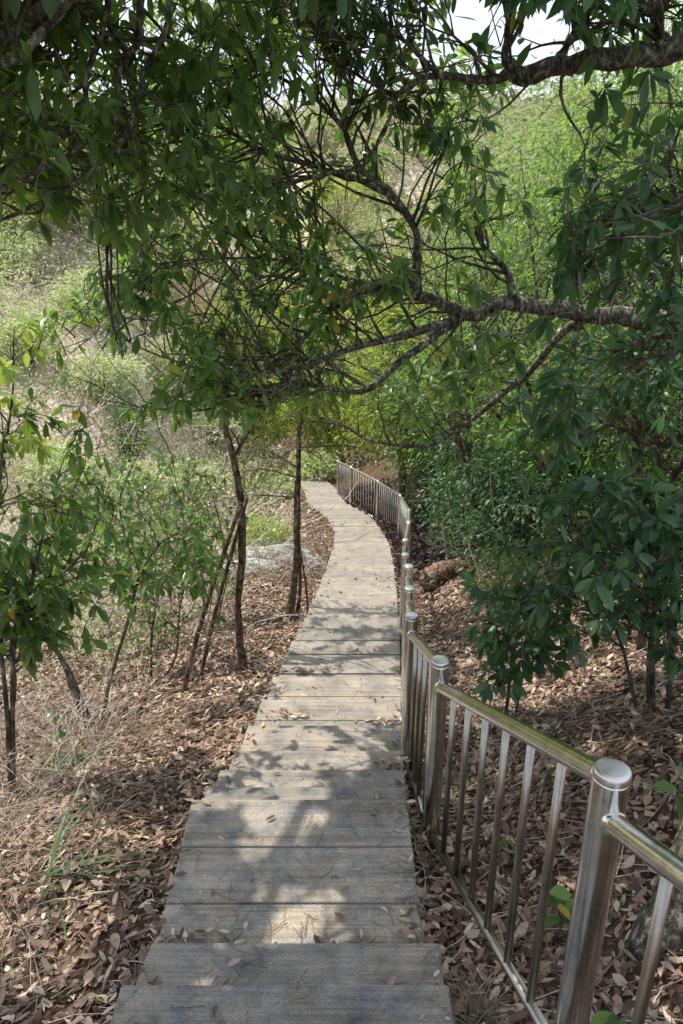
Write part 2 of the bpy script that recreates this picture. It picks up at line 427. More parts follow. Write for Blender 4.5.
# ------------------------------------------------------------------ railing
RP = [  # px, py of post top, distance
    (None, None, .0), (613, 768, 1.26), (440.5, 659, 2.67), (412, 614, 3.7), (410, 587, 4.6), (409, 565, 5.5), (405.5, 553.5, 6.5), (405.5, 539, 8.0),
    (409, 521, 9.6), (409.5, 509, 11.2), (400.6, 494, 13.1), (378, 480, 15.2), (351, 466, 17.0), (338, 460, 18.6)]
tops = []
for px, py, f in RP:
    if px is None:
        tops.append(np.array([.74, .05, CAMZ - .62]))
    else:
        tops.append(at(px, py, f))
tops = np.array(tops)
bases = tops.copy(); bases[:, 2] = gz(tops[:, 0], tops[:, 1]) - .08
rail = thing('handrail_fence', 'stainless steel railing of round posts and thin balusters along the right of the steps', 'railing', bases[1])
def lathe(g, c, prof, sides=28):
    a = np.arange(sides) * 2 * math.pi / sides
    V = np.concatenate([np.stack([c[0] + r * np.cos(a), c[1] + r * np.sin(a), np.full(sides, c[2] + z)], -1) for r, z in prof])
    F = [[k * sides + j, k * sides + (j + 1) % sides, (k + 1) * sides + (j + 1) % sides, (k + 1) * sides + j] for k in range(len(prof) - 1) for j in range(sides)]
    g.add(V, [np.array(F), (np.arange(sides) + (len(prof) - 1) * sides)[None]])
for i in range(len(tops)):
    b, t = bases[i], tops[i]; h = t[2] - b[2]
    g = Geo(); r = .039
    lathe(g, b, [(r, 0), (r, .3 * h), (r, .7 * h), (r, h - .03), (r, h - .022)], 32 if i < 5 else 16)
    post = g.build('post', M['steel_far'] if i > 7 else M['steel'], rail)
    g = Geo()
    lathe(g, t, [(r + .0003, -.022), (r + .0008, -.019), (r + .0008, -.010), (r - .001, -.004), (r - .005, -.001), (r - .012, 0), (.01, .002), (.002, .002)], 32 if i < 5 else 16)
    o = g.build('cap', M['steel_far'], post); o.location = -np.array(post.location) if False else (0, 0, 0)
    o.parent = post
    # cap verts are world minus 0 -> shift to parent's space
    o.location = tuple(-np.array(rail.location))
for i in range(len(tops) - 1):
    a, b = tops[i], tops[i + 1]                     # a uphill, b downhill
    d = b - a; hd = norm(d * np.array([1, 1, 0]))
    p0 = a + hd * .036; p1 = b - hd * .036
    p0 = p0 - np.array([0, 0, .05]); p1 = p1 - np.array([0, 0, .115])
    if i > 6: p0[2] = a[2] - .04; p1[2] = b[2] - .04
    g = Geo(); u = norm(p1 - p0)
    tubes(g, [p0, p0 + u * .02, (p0 + p1) / 2, p1 - u * .02, p1], [.025] * 5, 20 if i < 4 else 10)
    # the ball collars where the rail meets the post
    for e in (p0, p1):
        ph = np.linspace(-1.3, 1.3, 7)
        lathe(g, e, [(.031 * math.cos(x), .031 * math.sin(x)) for x in ph], 16)
    g.build('handrail', M['steel_far'] if i > 6 else M['steel'], rail)
    # bottom rail, just above the ground
    q0 = bases[i].copy() + hd * .03; q1 = bases[i + 1].copy() - hd * .03
    q0[2] = max(p0[2] - .90, gz(*q0[:2]) + .03); q1[2] = max(p1[2] - .88, gz(*q1[:2]) + .03)
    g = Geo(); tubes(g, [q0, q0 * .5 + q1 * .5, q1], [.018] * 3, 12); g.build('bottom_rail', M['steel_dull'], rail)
    L = np.linalg.norm(d[:2]); n = max(3, int(round(L / .19)))
    for k in range(1, n):
        t = k / n
        A = p0 * (1 - t) + p1 * t; B = q0 * (1 - t) + q1 * t; B[:2] = A[:2] + rng.normal(0, .002, 2)
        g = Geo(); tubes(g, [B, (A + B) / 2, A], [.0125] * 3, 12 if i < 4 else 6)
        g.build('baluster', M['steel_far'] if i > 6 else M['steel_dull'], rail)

# ------------------------------------------------------------------ leafy growth
def sample_limbs(limbs, n, lo=.1):
    """limbs: list of (k,4) arrays; returns points, tangents, radii"""
    seg = []
    for li, P in enumerate(limbs):
        L = np.linalg.norm(np.diff(P[:, :3], axis=0), axis=1)
        for s in range(int(len(L) * lo), len(L)): seg.append((li, s, L[s]))
    w = np.array([s[2] for s in seg]); w /= w.sum()
    pick = rng.choice(len(seg), n, p=w)
    pos = np.empty((n, 3)); tan = np.empty((n, 3)); rad = np.empty(n)
    for q, pi in enumerate(pick):
        li, s, _ = seg[pi]; P = limbs[li]; t = rng.random()
        pos[q] = P[s, :3] * (1 - t) + P[s + 1, :3] * t; tan[q] = P[s + 1, :3] - P[s, :3]; rad[q] = P[s, 3] * (1 - t) + P[s + 1, 3] * t
    return pos, norm(tan), rad

def wander(pos, d, L, K, jit, grav):
    N = len(pos); P = np.empty((N, K, 3)); P[:, 0] = pos; d = norm(d)
    for k in range(1, K):
        P[:, k] = P[:, k - 1] + d * (L / (K - 1))[:, None]
        d = norm(d + rng.normal(0, jit, (N, 3)) + np.array([0, 0, grav]))
    return P

def open_sun(P): return np.ones(P.shape[:-1], bool)
def open_core(P): return np.ones(len(P), bool)
def foliage(gw, gl, limbs, nb, blen=(.4, 1.0), tw=5, tlen=(.12, .3), nl=7, leaf=(.10, .15), asp=.37, keep=None, up=.15, droop=.25,
            lod='hi', lo=.1, lateral=2, spread=.8, hang=.25, cull=False):
    pos, tan, rad = sample_limbs(limbs, nb, lo)
    d = rdir(nb); d = norm(d - tan * (d * tan).sum(1, keepdims=True)) * spread + tan * .55 + np.array([0, 0, up])
    L = rng.uniform(*blen, nb)
    P = wander(pos, d, L, 7, .22, -.03)
    if keep is not None:
        ok = keep(P[:, -1]) & keep(P[:, 4]); P = P[ok]; rad = rad[ok]
    ok = open_core(P); P = P[ok]; rad = rad[ok]
    N = len(P)
    if N == 0: return
    r0 = np.minimum(rng.uniform(.006, .011, N), rad * .7)
    tubes(gw, P, r0[:, None] * np.linspace(1, .3, 7)[None], 5)
    k = rng.integers(2, 7, (N, tw)); k[:, 0] = 6
    tp = P[np.arange(N)[:, None], k].reshape(-1, 3)
    td = np.repeat(norm(P[:, -1] - P[:, -3]), tw, 0)
    rd = rdir(len(tp)); dd = norm(td * .6 + rd * .9 + np.array([0, 0, .12]))
    Lt = rng.uniform(*tlen, len(tp))
    T = wander(tp, dd, Lt, 4, .18, -.02)
    if keep is not None: T = T[keep(T[:, -1])]
    T = T[open_core(T)]
    n = len(T)
    if n == 0: return
    tubes(gw, T, np.broadcast_to(np.array([.0034, .0028, .0022, .0014]), (n, 4)) * rng.uniform(.8, 1.3, (n, 1)), 4)
    # whorl at each tip
    u = norm(T[:, -1] - T[:, -2])
    m = rng.integers(max(3, nl - 2), nl + 3, n)
    idx = np.repeat(np.arange(n), m)
    pos = T[idx, -1] - u[idx] * rng.uniform(0, .03, (len(idx), 1))
    U = u[idx]; r = rdir(len(idx)); r = norm(r - U * (r * U).sum(1, keepdims=True))
    ld = norm(U * rng.uniform(.2, .8, (len(idx), 1)) + r * .9 - np.array([0, 0, 1.]) * rng.uniform(0, hang * 2, (len(idx), 1)))
    # lateral leaves along the twig
    if lateral:
        i2 = np.repeat(np.arange(n), lateral); kk = rng.integers(1, 3, len(i2))
        p2 = T[i2, kk]; l2 = norm(u[i2] * .5 + rdir(len(i2)) * .9 - np.array([0, 0, hang]))
        pos = np.vstack([pos, p2]); ld = np.vstack([ld, l2]); U = np.vstack([U, u[i2]])
    nn = len(pos)
    n0 = norm(U * .5 + np.array([0, 0, .9]) + rng.normal(0, .35, (nn, 3)))
    LL = rng.uniform(*leaf, nn) * rng.uniform(.7, 1.1, nn)
    ok = open_sun(pos + ld * LL[:, None] * .5)
    pos, ld, n0, LL = pos[ok], ld[ok], n0[ok], LL[ok]; nn = len(pos)
    leaves(gl, pos, ld, n0, LL, LL * asp * rng.uniform(.8, 1.2, nn), rng.uniform(0, droop * 1.6, nn), rng.uniform(.1, .45), lod)

def L_(pts, per=6):
    """limb from (px, py, fwd, radius)"""
    return spline([[*at(p[0], p[1], p[2]), p[3]] for p in pts], per)
def W_(pts, per=6):
    return spline(pts, per)
def rough(P, a):
    Q = P.copy(); e = rng.normal(0, 1, (len(P) + 6, 3)); e = np.stack([np.convolve(e[:, c], np.ones(4) / 4, 'same') for c in range(3)], 1)[3:-3]
    Q[1:-1, :3] += e[1:-1] * (2 * a * np.minimum(P[1:-1, 3:4], .1)); return Q
def limb_mesh(P, sides=10, knob=.12):
    g = Geo()
    P = rough(P, .18)
    sm = rng.normal(0, 1, len(P) + 6); sm = np.convolve(sm, np.ones(5) / 5, 'same')[3:-3]
    R = P[:, 3] * (1 + knob * sm * 1.5)
    tubes(g, P[None, :, :3], R[None], sides); return g

def tree(name, label, cat, base, trunk, limbs, folis, bark='bark', leafm='leaf_mid', group=None):
    t = thing(name, label, cat, base, group)
    if trunk is not None: limb_mesh(trunk, 12).build('trunk', M[bark], t)
    gw, gl = Geo(), Geo()
    for P in limbs: limb_mesh(P, 9).build('limb', M[bark], t)
    for f in folis:
        f = dict(f); ll = f.pop('limbs', None)
        foliage(gw, gl, limbs if ll is None else ll, **f)
    if gw.n: gw.build('twig', M['twig'], t)
    if gl.n: gl.build('crown', M[leafm], t)
    return t

BX = np.array([-300, 0, 50, 90, 140, 250, 330, 420, 500, 560, 620, 900])
BY = np.array([300, 320, 350, 430, 425, 420, 405, 425, 440, 470, 520, 520])
def keep_canopy(P):
    px, py, d = proj(P)
    lim = np.interp(px, BX, BY)
    h = P[..., 2] - gz(P[..., 0], P[..., 1])
    return (d > 1.7) & ((py < lim) | (d < .3)) & (h > .9)
CLR = []
def clear_limb(P, rpx, dz=.12):
    px, py, d = proj(P[:, :3]); CLR.append((px, py, d, rpx, dz))
def limb_ok(P):
    px, py, d = proj(P); k = np.ones(px.shape, bool)
    for a, b, c, r, dz in CLR:
        for x, y, q in zip(a, b, c): k &= ~(((px - x) ** 2 + (py - y) ** 2 < r * r) & (d < q + dz))
    return k
gaps = [(290, 105, 14), (305, 70, 12), (350, 205, 28), (30, 270, 45), (80, 250, 22), (120, 380, 30), (545, 20, 30), (480, 10, 30), (535, 150, 45), (420, 170, 28), (80, 190, 16), (150, 340, 20), (540, 240, 30), (200, 300, 22), (270, 320, 14), (620, 400, 35), (560, 360, 24)]
EL_, AZ = math.radians(63), math.radians(-66)         # sun elevation, azimuth from +Y towards +X
sd = np.array([math.sin(AZ) * math.cos(EL_), math.cos(AZ) * math.cos(EL_), math.sin(EL_)])
FLECK = [(-.22, 2.58, .13), (-.17, 2.46, .09), (-.19, 1.99, .11), (-.10, 2.03, .07), (.02, 1.98, .045), (.0, 2.13, .045), (-.09, 2.14, .035), (-.24, 2.17, .05), (-.33, 2.37, .05), (-.02, 2.57, .04), (-.35, 1.86, .05), (-.15, 2.77, .1), (-.03, 2.86, .06), (-.5, 2.75, .07), (-.42, 1.70, .05), (-.28, 1.62, .04), (.05, 1.7, .035),  # ground spots kept sunlit by cutting leaves and twigs along the sun rays
         (-.2, 3.2, .12), (.1, 3.5, .12), (-1.3, 2.7, .22), (-1.1, 2.0, .14), (-1.6, 3.3, .2), (-.9, 1.7, .1), (.7, 3.2, .2), (1.5, 4.2, .3), (-.1, 4.3, .2), (.2, 5.2, .22), (-.3, 4.9, .12), (.9, 5.5, .3), (-1.6, 4.6, .3), (-1.2, 5.4, .25), (1.2, 3.0, .2), (.9, 2.2, .12)]
for _ in range(55):
    yy = rng.uniform(2.9, 8); FLECK.append((rng.uniform(-.55, .45) + .03 * yy, yy, rng.uniform(.02, .06)))
for _ in range(26): FLECK.append((rng.uniform(-2.2, 1.8), rng.uniform(1.4, 7), rng.uniform(.04, .14)))
def open_sun(P):
    px, py, d = proj(P)
    g0 = P - sd * ((P[..., 2] - gz(P[..., 0], P[..., 1])) / sd[2])[..., None]
    g0 = P - sd * ((P[..., 2] - gz(g0[..., 0], g0[..., 1])) / sd[2])[..., None]
    k = np.ones(px.shape, bool)
    for x, y, r in FLECK: k &= (g0[..., 0] - x) ** 2 + (g0[..., 1] - y) ** 2 > (r + .032) ** 2
    return k
def open_core(P):
    Q = np.concatenate([P, (P[:, 1:] + P[:, :-1]) / 2], 1)
    g0 = Q - sd * ((Q[..., 2] - gz(Q[..., 0], Q[..., 1])) / sd[2])[..., None]
    g0 = Q - sd * ((Q[..., 2] - gz(g0[..., 0], g0[..., 1])) / sd[2])[..., None]
    k = np.ones(len(P), bool)
    for x, y, r in FLECK[:20]: k &= ((g0[..., 0] - x) ** 2 + (g0[..., 1] - y) ** 2 > (r * .8) ** 2).all(1)
    return k
def above_frame(P):
    px, py, d = proj(P); h = P[..., 2] - gz(P[..., 0], P[..., 1])
    g0 = P - sd * (h / sd[2])[..., None]
    g0 = P - sd * ((P[..., 2] - gz(g0[..., 0], g0[..., 1])) / sd[2])[..., None]
    shade = (g0[..., 1] < 3.3) & (g0[..., 0] > -1.5)  # unseen foliage is thinned except where it shades the near steps
    return ((py < -25) | (d < .5) | (px < -30) | (px > 715)) & (h > 1.5) & (shade | (rng.random(px.shape) < .22))
def keep_gappy(P):
    k = keep_canopy(P) & limb_ok(P); px, py, d = proj(P)
    for x, y, r in gaps: k &= ((px - x) ** 2 + (py - y) ** 2 > r * r)
    return k

# --- the big overhanging tree: trunk outside the frame to the right
b1 = np.array([3.3, 4.7, 0]); b1[2] = gz(b1[0], b1[1]) - .1
j1 = np.array([2.75, 4.75, CAMZ - .75])
trunk1 = W_([[*b1, .22], [3.25, 4.65, b1[2] + .9, .17], [3.0, 4.7, CAMZ - 1.2, .15], [*j1, .14], [2.9, 4.9, CAMZ + .6, .11], [2.6, 5.0, CAMZ + 2.2, .08], [2.2, 5.1, CAMZ + 3.6, .04]])
lm = []
mid = L_([(700, 322, 4.75, .10), (640, 318, 4.7, .085), (576, 311, 4.6, .072), (516, 303, 4.5, .075), (471, 313, 4.4, .062), (431, 301, 4.35, .046), (396, 288, 4.3, .036), (341, 303, 4.2, .027), (318, 322, 4.2, .023), (296, 352, 4.15, .02), (282, 395, 4.1, .016), (255, 402, 4.0, .01), (205, 398, 3.9, .006)])
mid = np.vstack([[*j1, .12], mid])
lm.append(mid)
lm.append(L_([(462, 316, 4.4, .045), (440, 333, 4.35, .036), (406, 356, 4.3, .03), (371, 388, 4.25, .025), (341, 390, 4.2, .02), (295, 383, 4.1, .017), (250, 394, 4.0, .012), (205, 410, 3.9, .009), (150, 408, 3.8, .006), (95, 398, 3.7, .004)]))
lm.append(L_([(474, 312, 4.4, .04), (431, 328, 4.3, .032), (385, 340, 4.2, .028), (341, 352, 4.1, .024), (305, 366, 4.0, .018), (270, 372, 3.9, .013), (215, 372, 3.8, .009), (150, 352, 3.7, .006), (110, 330, 3.6, .004)]))
lm.append(L_([(418, 295, 4.33, .03), (417, 258, 4.3, .024), (416, 232, 4.25, .02), (391, 195, 4.2, .017), (361, 168, 4.1, .014), (345, 130, 4.0, .011), (352, 85, 3.9, .008), (330, 50, 3.8, .006), (290, 10, 3.7, .004)]))
lm.append(L_([(391, 195, 4.2, .014), (341, 174, 4.1, .011), (275, 155, 4.0, .009), (225, 130, 3.9, .007), (185, 108, 3.8, .004)]))
lm.append(L_([(361, 168, 4.1, .012), (320, 175, 4.0, .01), (265, 190, 3.9, .008), (210, 185, 3.8, .006), (165, 192, 3.7, .004)]))
lm.append(L_([(396, 288, 4.3, .022), (350, 280, 4.2, .014), (290, 262, 4.1, .01), (230, 258, 4.0, .007), (150, 265, 3.9, .005), (95, 285, 3.8, .003)]))
lm.append(L_([(345, 130, 4.0, .011), (310, 95, 3.95, .009), (250, 62, 3.9, .007), (190, 30, 3.8, .004)]))
lm.append(L_([(585, 318, 4.6, .03), (560, 335, 4.8, .026), (531, 371, 5.1, .024), (501, 396, 5.4, .022), (456, 431, 5.8, .02), (426, 446, 6.0, .018), (371, 441, 6.1, .014), (341, 424, 6.2, .01), (310, 415, 6.3, .006)]))
lm.append(L_([(516, 303, 4.5, .03), (505, 270, 4.5, .02), (480, 240, 4.5, .014), (470, 200, 4.4, .01), (430, 170, 4.4, .006)]))
for P, r in ((mid[8:34], 15), (lm[1][:30], 10), (lm[2][:20], 9), (lm[3][:30], 12), (lm[4][:18], 10), (lm[8][6:], 12)): clear_limb(P, r)
ul_ = L_([(720, 36, 3.05, .044), (683, 43, 3.1, .043), (640, 52, 3.15, .042), (600, 60, 3.2, .04), (556, 67, 3.3, .036), (526, 78, 3.35, .033), (481, 79, 3.45, .017), (431, 76, 3.6, .013), (396, 94, 3.7, .011)])
clear_limb(ul_, 22)
# crown above the frame (over the path)
for P in lm[:3]: P[:, 3] *= .70
up = [W_([[2.6, 5.0, CAMZ + 2.2, .06], [1.6, 5.2, CAMZ + 2.9, .045], [.6, 5.4, CAMZ + 3.1, .03], [-.6, 5.8, CAMZ + 3.3, .018], [-1.6, 6.2, CAMZ + 3.2, .008]]),
      W_([[2.7, 4.95, CAMZ + 1.5, .05], [2.0, 4.2, CAMZ + 2.4, .04], [1.0, 3.6, CAMZ + 2.6, .025], [-.3, 3.2, CAMZ + 2.7, .01]]),
      W_([[2.75, 4.9, CAMZ + 1.0, .05], [2.2, 5.8, CAMZ + 1.9, .04], [1.2, 6.6, CAMZ + 2.4, .025], [-.2, 7.3, CAMZ + 2.6, .01]]),
      W_([[2.2, 5.1, CAMZ + 3.4, .04], [2.6, 6.2, CAMZ + 4.2, .03], [3.1, 7.2, CAMZ + 4.4, .01]])]
tree('overhanging_tree', 'large tree with thick lichened limb reaching left over the steps, from the right', 'tree', b1, trunk1, lm + up, [
    dict(limbs=[mid[14:]] + lm[1:9], nb=400, blen=(.3, .85), tw=5, nl=9, keep=keep_gappy, lo=.25, leaf=(.06, .10)),
    dict(limbs=lm[1:8], nb=34, blen=(.8, 1.9), tw=4, nl=4, keep=keep_gappy, lo=.1, leaf=(.06, .10), lateral=1, up=.3),
    dict(limbs=[mid[10:40], lm[9]], nb=80, blen=(.3, .8), keep=keep_gappy, leaf=(.07, .115)),
    dict(limbs=up, nb=380, blen=(.4, 1.1), tw=6, nl=8, keep=above_frame, lod='mid', lo=.2, leaf=(.11, .17)),
], 'bark', 'leaf_mid')

# --- near leaning tree at the right, its limb crossing the top of the frame
b2 = np.array([1.02, 1.78, 0]); b2[2] = gz(b2[0], b2[1]) - .1
trunk2 = W_([[*b2, .085], [1.10, 1.80, b2[2] + .35, .07], [1.28, 1.92, b2[2] + .95, .062], [1.55, 2.2, CAMZ - .6, .056], [1.55, 2.6, CAMZ + .2, .05], [1.42, 2.95, CAMZ + .58, .045]])
ul = L_([(720, 36, 3.05, .044), (683, 43, 3.1, .043), (640, 52, 3.15, .042), (600, 60, 3.2, .04), (556, 67, 3.3, .036), (526, 78, 3.35, .033), (506, 76, 3.4, .022), (481, 79, 3.45, .017), (431, 76, 3.6, .013), (396, 94, 3.7, .011), (372, 84, 3.8, .008), (350, 70, 3.9, .006), (325, 60, 4.0, .003)])
ul = np.vstack([[1.42, 2.95, CAMZ + .58, .045], ul])
l2 = [ul, L_([(440, 77, 3.6, .01), (405, 42, 3.6, .008), (365, 12, 3.65, .006), (325, -25, 3.7, .003)]), L_([(420, 77, 3.6, .009), (380, 50, 3.65, .007), (330, 40, 3.7, .004)]), L_([(524, 78, 3.35, .026), (506, 62, 3.35, .019), (508, 35, 3.35, .015), (513, 0, 3.35, .012), (515, -60, 3.4, .008)]),
      L_([(396, 94, 3.7, .009), (388, 125, 3.75, .008), (372, 152, 3.8, .007), (350, 172, 3.9, .005), (345, 200, 4, .003)]),
      L_([(660, 48, 3.1, .016), (655, 10, 3.1, .012), (640, -40, 3.1, .008)]),
      L_([(556, 65, 3.3, .015), (575, 30, 3.4, .011), (590, -10, 3.5, .006)]),
      W_([[1.55, 2.3, CAMZ - .5, .03], [1.3, 2.5, CAMZ - .12, .02], [1.05, 2.65, CAMZ + .05, .012], [.85, 2.7, CAMZ + .02, .005]]),
      W_([[1.55, 2.3, CAMZ - .3, .025], [1.2, 2.2, CAMZ + .05, .016], [1.0, 2.15, CAMZ + .12, .01], [.86, 2.1, CAMZ + .06, .004]]),
      W_([[1.5, 2.15, CAMZ - .7, .02], [1.35, 2.45, CAMZ - .45, .014], [1.15, 2.6, CAMZ - .35, .01], [.98, 2.7, CAMZ - .42, .004]])]
def keep_r(P):
    k = keep_canopy(P) & limb_ok(P); px, py, d = proj(P)
    return k & ((px > np.interp(py, [0, 130, 180, 330, 480], [280, 380, 560, 540, 600])) | (py < 40)) & (d > 1.75)
def keep_rg(P):
    k = keep_r(P); px, py, d = proj(P)
    for x, y, r in gaps: k &= ((px - x) ** 2 + (py - y) ** 2 > r * r)
    return k
tree('leaning_tree', 'near tree leaning at right behind the railing, mottled limb crossing the top of the view', 'tree', b2, trunk2, l2, [
    dict(limbs=l2[:7], nb=140, blen=(.2, .6), tw=4, nl=7, keep=keep_rg, lo=.1, leaf=(.07, .11)),
    dict(limbs=l2[7:], nb=56, blen=(.15, .40), tw=3, nl=6, keep=keep_r, lo=.4, leaf=(.065, .10), hang=.4, asp=.36),
], 'bark', 'leaf_blue')

# --- left tree: trunk outside the frame, dark leaves at the upper left
b3 = np.array([-2.3, .9, 0]); b3[2] = gz(b3[0], b3[1]) - .1
trunk3 = W_([[*b3, .12], [-2.2, 1.0, CAMZ - 1.2, .09], [-2.05, 1.3, CAMZ, .075], [-1.75, 1.8, CAMZ + .45, .06]])
e3 = [-1.75, 1.8, CAMZ + .45, .05]
def from3(pts): return np.vstack([e3, L_(pts)])
l3 = [from3([(-60, 55, 2.5, .026), (0, 37, 2.6, .021), (25, 25, 2.65, .019), (60, 2, 2.7, .017), (95, -10, 2.8, .014), (150, -30, 3, .008)]),
      from3([(-60, 110, 2.4, .024), (0, 70, 2.5, .018), (30, 45, 2.6, .015), (65, 5, 2.7, .012), (80, -30, 2.8, .008)]),
      L_([(178, -60, 3.1, .012), (170, 0, 3.1, .0105), (165, 30, 3.1, .01), (145, 75, 3.1, .0095), (128, 130, 3.05, .009), (115, 150, 3, .009), (90, 170, 2.95, .008), (70, 185, 2.9, .008), (35, 205, 2.85, .007), (0, 220, 2.8, .006), (-40, 235, 2.8, .004)]),
      L_([(110, -30, 3., .012), (108, 5, 3., .011), (98, 40, 3., .0105), (86, 80, 3., .01), (86, 112, 2.95, .008), (70, 140, 2.9, .005)]),
      L_([(144, -30, 3.1, .014), (141, 20, 3.1, .014), (139, 45, 3.1, .014), (121, 60, 3.1, .013), (118, 95, 3.05, .009), (112, 130, 3, .005)]),
      from3([(-60, 200, 2.5, .016), (0, 190, 2.6, .011), (50, 165, 2.7, .008), (90, 140, 2.8, .004)]),
      W_([e3, [-1.5, 2.4, CAMZ + 1.3, .035], [-1.1, 3.1, CAMZ + 1.75, .025], [-.6, 3.1, CAMZ + 1.7, .016], [-.2, 3.2, CAMZ + 1.65, .008]]),
      W_([e3, [-2.2, 2.8, CAMZ + 1.6, .035], [-2.3, 3.8, CAMZ + 2.2, .025], [-2.1, 5.0, CAMZ + 2.4, .016], [-1.8, 6.0, CAMZ + 2.4, .006]]),
      W_([e3, [-1.7, 2.0, CAMZ + 1.2, .03], [-1.3, 1.8, CAMZ + 1.7, .02], [-.6, 1.6, CAMZ + 1.9, .008]]),
      W_([e3, [-2.2, 2.6, CAMZ + 1.2, .03], [-2.1, 3.4, CAMZ + 1.6, .022], [-1.9, 4.4, CAMZ + 1.8, .014], [-1.5, 5.3, CAMZ + 2.0, .006]]),
      W_([e3, [-1.65, 2.5, CAMZ + 1.1, .025], [-1.6, 3.2, CAMZ + 1.5, .018], [-1.3, 4.2, CAMZ + 1.75, .008]]),
      W_([e3, [-2.1, 2.3, CAMZ + 1.2, .03], [-2.3, 2.6, CAMZ + 1.9, .02], [-2.2, 3.2, CAMZ + 2.4, .008]]),
      W_([[-1.1, 3.1, CAMZ + 1.75, .02], [-1.3, 3.9, CAMZ + 2.0, .014], [-1.3, 4.6, CAMZ + 2.0, .006]])]
for P in (l3[0], l3[1], l3[2], l3[3], l3[4]): clear_limb(P, 9, .05)
def keep_l(P):
    k = keep_canopy(P) & limb_ok(P); px, py, d = proj(P)
    for x, y, r in gaps: k &= ((px - x) ** 2 + (py - y) ** 2 > r * r)
    return k & (py < np.interp(px, [-200, 0, 60, 130, 200, 360], [330, 262, 240, 260, 170, 40])) & (px < 380)
tree('shade_tree', 'tree with very dark drooping leaves and crooked grey branches filling the upper left corner', 'tree', b3, trunk3, l3, [
    dict(limbs=l3[:6], nb=92, blen=(.2, .55), tw=5, nl=7, keep=keep_l, lo=.15, leaf=(.065, .105), hang=.45),
    dict(limbs=l3[6:], nb=850, blen=(.4, 1.1), tw=6, nl=9, keep=above_frame, lo=.15, leaf=(.10, .15), lod='mid'),  # unseen overhead crown, added to shade the near steps
], 'bark', 'leaf_dark')

def keep_u(P):
    px, py, d = proj(P); k = (py < 440) & (px > 380) & (P[:, 2] > gz(P[:, 0], P[:, 1]) + 1.)
    for x, y, r in gaps[:10]: k &= ((px - x) ** 2 + (py - y) ** 2 > r * r)
    return k
def ground_at(px, fwd):
    z = CAMZ - 3
    for _ in range(12):
        d = fwd * cs + (CAMZ - z) * sn
        x = d * (px - 341.5) / FPX; z = float(gz(x, fwd))
    return np.array([x, fwd, z])
for pxb, f, tops_, lab in ((548, 7.4, [(470, 250), (520, 150), (570, 230), (440, 350), (600, 120)], 'thin trunked understory tree behind the thick limb, with many fine twigs'),
                     (625, 6.4, [(560, 380), (620, 250), (680, 330), (590, 180)], 'understory tree with pale twigs behind the dark right hand sapling'),
                     (470, 9.2, [(420, 330), (455, 230), (500, 300), (400, 210)], 'slight understory tree rising behind the dark evergreen bushes')):
    bb = ground_at(pxb, f)
    t0 = W_([[*(bb - [0, 0, .05]), .05], [*(bb + [rng.normal(0, .05), 0, .7]), .04], [*(bb + [rng.normal(0, .1), 0, 1.5]), .032]])
    ll = [W_([[*t0[-3, :3], .026], [*(t0[-1, :3] * .5 + at(x, y, f + rng.uniform(-.5, .5)) * .5 + rng.normal(0, .08, 3)), .017], [*at(x, y, f + rng.uniform(-.7, .7)), .006]]) for x, y in tops_]
    tree('understory_tree', lab, 'tree', bb, t0, ll, [dict(limbs=ll, nb=70, blen=(.3, .9), tw=5, nl=5, keep=keep_u, leaf=(.06, .10), lod='mid', lo=.1)], 'bark_brown', 'leaf_mid')
# --- hanging vines at the left
def vine(pts, label, n=5):
    g = Geo()
    P0 = L_(pts, 8)
    for k in range(n):
        P = P0.copy(); u_ = np.linspace(0, 6, len(P))[:, None]; P[:, :3] += (.02 if n > 1 else .008) * np.sin(u_ * rng.uniform(.7, 1.8, 3) + rng.uniform(0, 6, 3)) + rng.normal(0, .02, 3)
        tubes(g, P[None, :, :3], P[None, :, 3] * rng.uniform(.6, 1.2), 5)
    o = g.build('hanging_vine', M['twig']); tag(o, label, 'vine')
vine([(100, 110, 3.3, .006), (103, 180, 3.3, .007), (108, 230, 3.3, .007), (112, 290, 3.3, .006), (122, 340, 3.3, .005)], 'bundle of dark vines hanging straight down at the upper left', 6)
vine([(145, 385, 3.7, .003), (150, 420, 3.7, .003), (162, 455, 3.7, .003), (172, 490, 3.7, .002)], 'single thin bent twig dangling from the canopy over the dry hillside', 1)

# --- slender trees beside the path
def ground_at(px, fwd):
    """point on the ground at image column px and distance fwd"""
    z = CAMZ - 3
    for _ in range(12):
        d = fwd * cs + (CAMZ - z) * sn
        x = d * (px - 341.5) / FPX; z = float(gz(x, fwd))
    return np.array([x, fwd, z])

bA = ground_at(242, 5.65)
tA = np.vstack([[*(bA - [0, 0, .06]), .075], W_([[*bA, .056], [*(bA + [0, 0, .12]), .042], [*at(241, 640, 5.65), .034], [*at(239, 590, 5.65), .031], [*at(243, 530, 5.65), .031], [*at(238, 480, 5.7), .03], [*at(228, 440, 5.75), .028], [*at(222, 400, 5.85), .024], [*at(230, 330, 6, ), .018], [*at(222, 240, 6.2), .01]])])
lA = [L_([(233, 460, 5.72, .014), (250, 430, 5.8, .01), (275, 405, 5.9, .007), (300, 380, 6, .004)]),
      L_([(224, 410, 5.85, .016), (195, 385, 5.9, .011), (160, 375, 6, .006)]), L_([(228, 350, 5.95, .013), (255, 300, 6.1, .009), (285, 260, 6.2, .005)]),
      L_([(226, 340, 6, .012), (190, 300, 6.2, .008), (150, 270, 6.3, .004)])]
lA += [L_([(222, 240, 6.2, .012), (205, 120, 6.8, .009), (160, 40, 7.4, .005)]), L_([(224, 260, 6.2, .012), (262, 110, 7.0, .009), (255, -10, 7.6, .006), (240, -90, 8, .003)]),
       L_([(222, 240, 6.2, .012), (150, 150, 7.0, .008), (70, 90, 7.6, .004)]), L_([(224, 260, 6.2, .01), (200, 20, 7.6, .007), (170, -90, 8.6, .004)])]
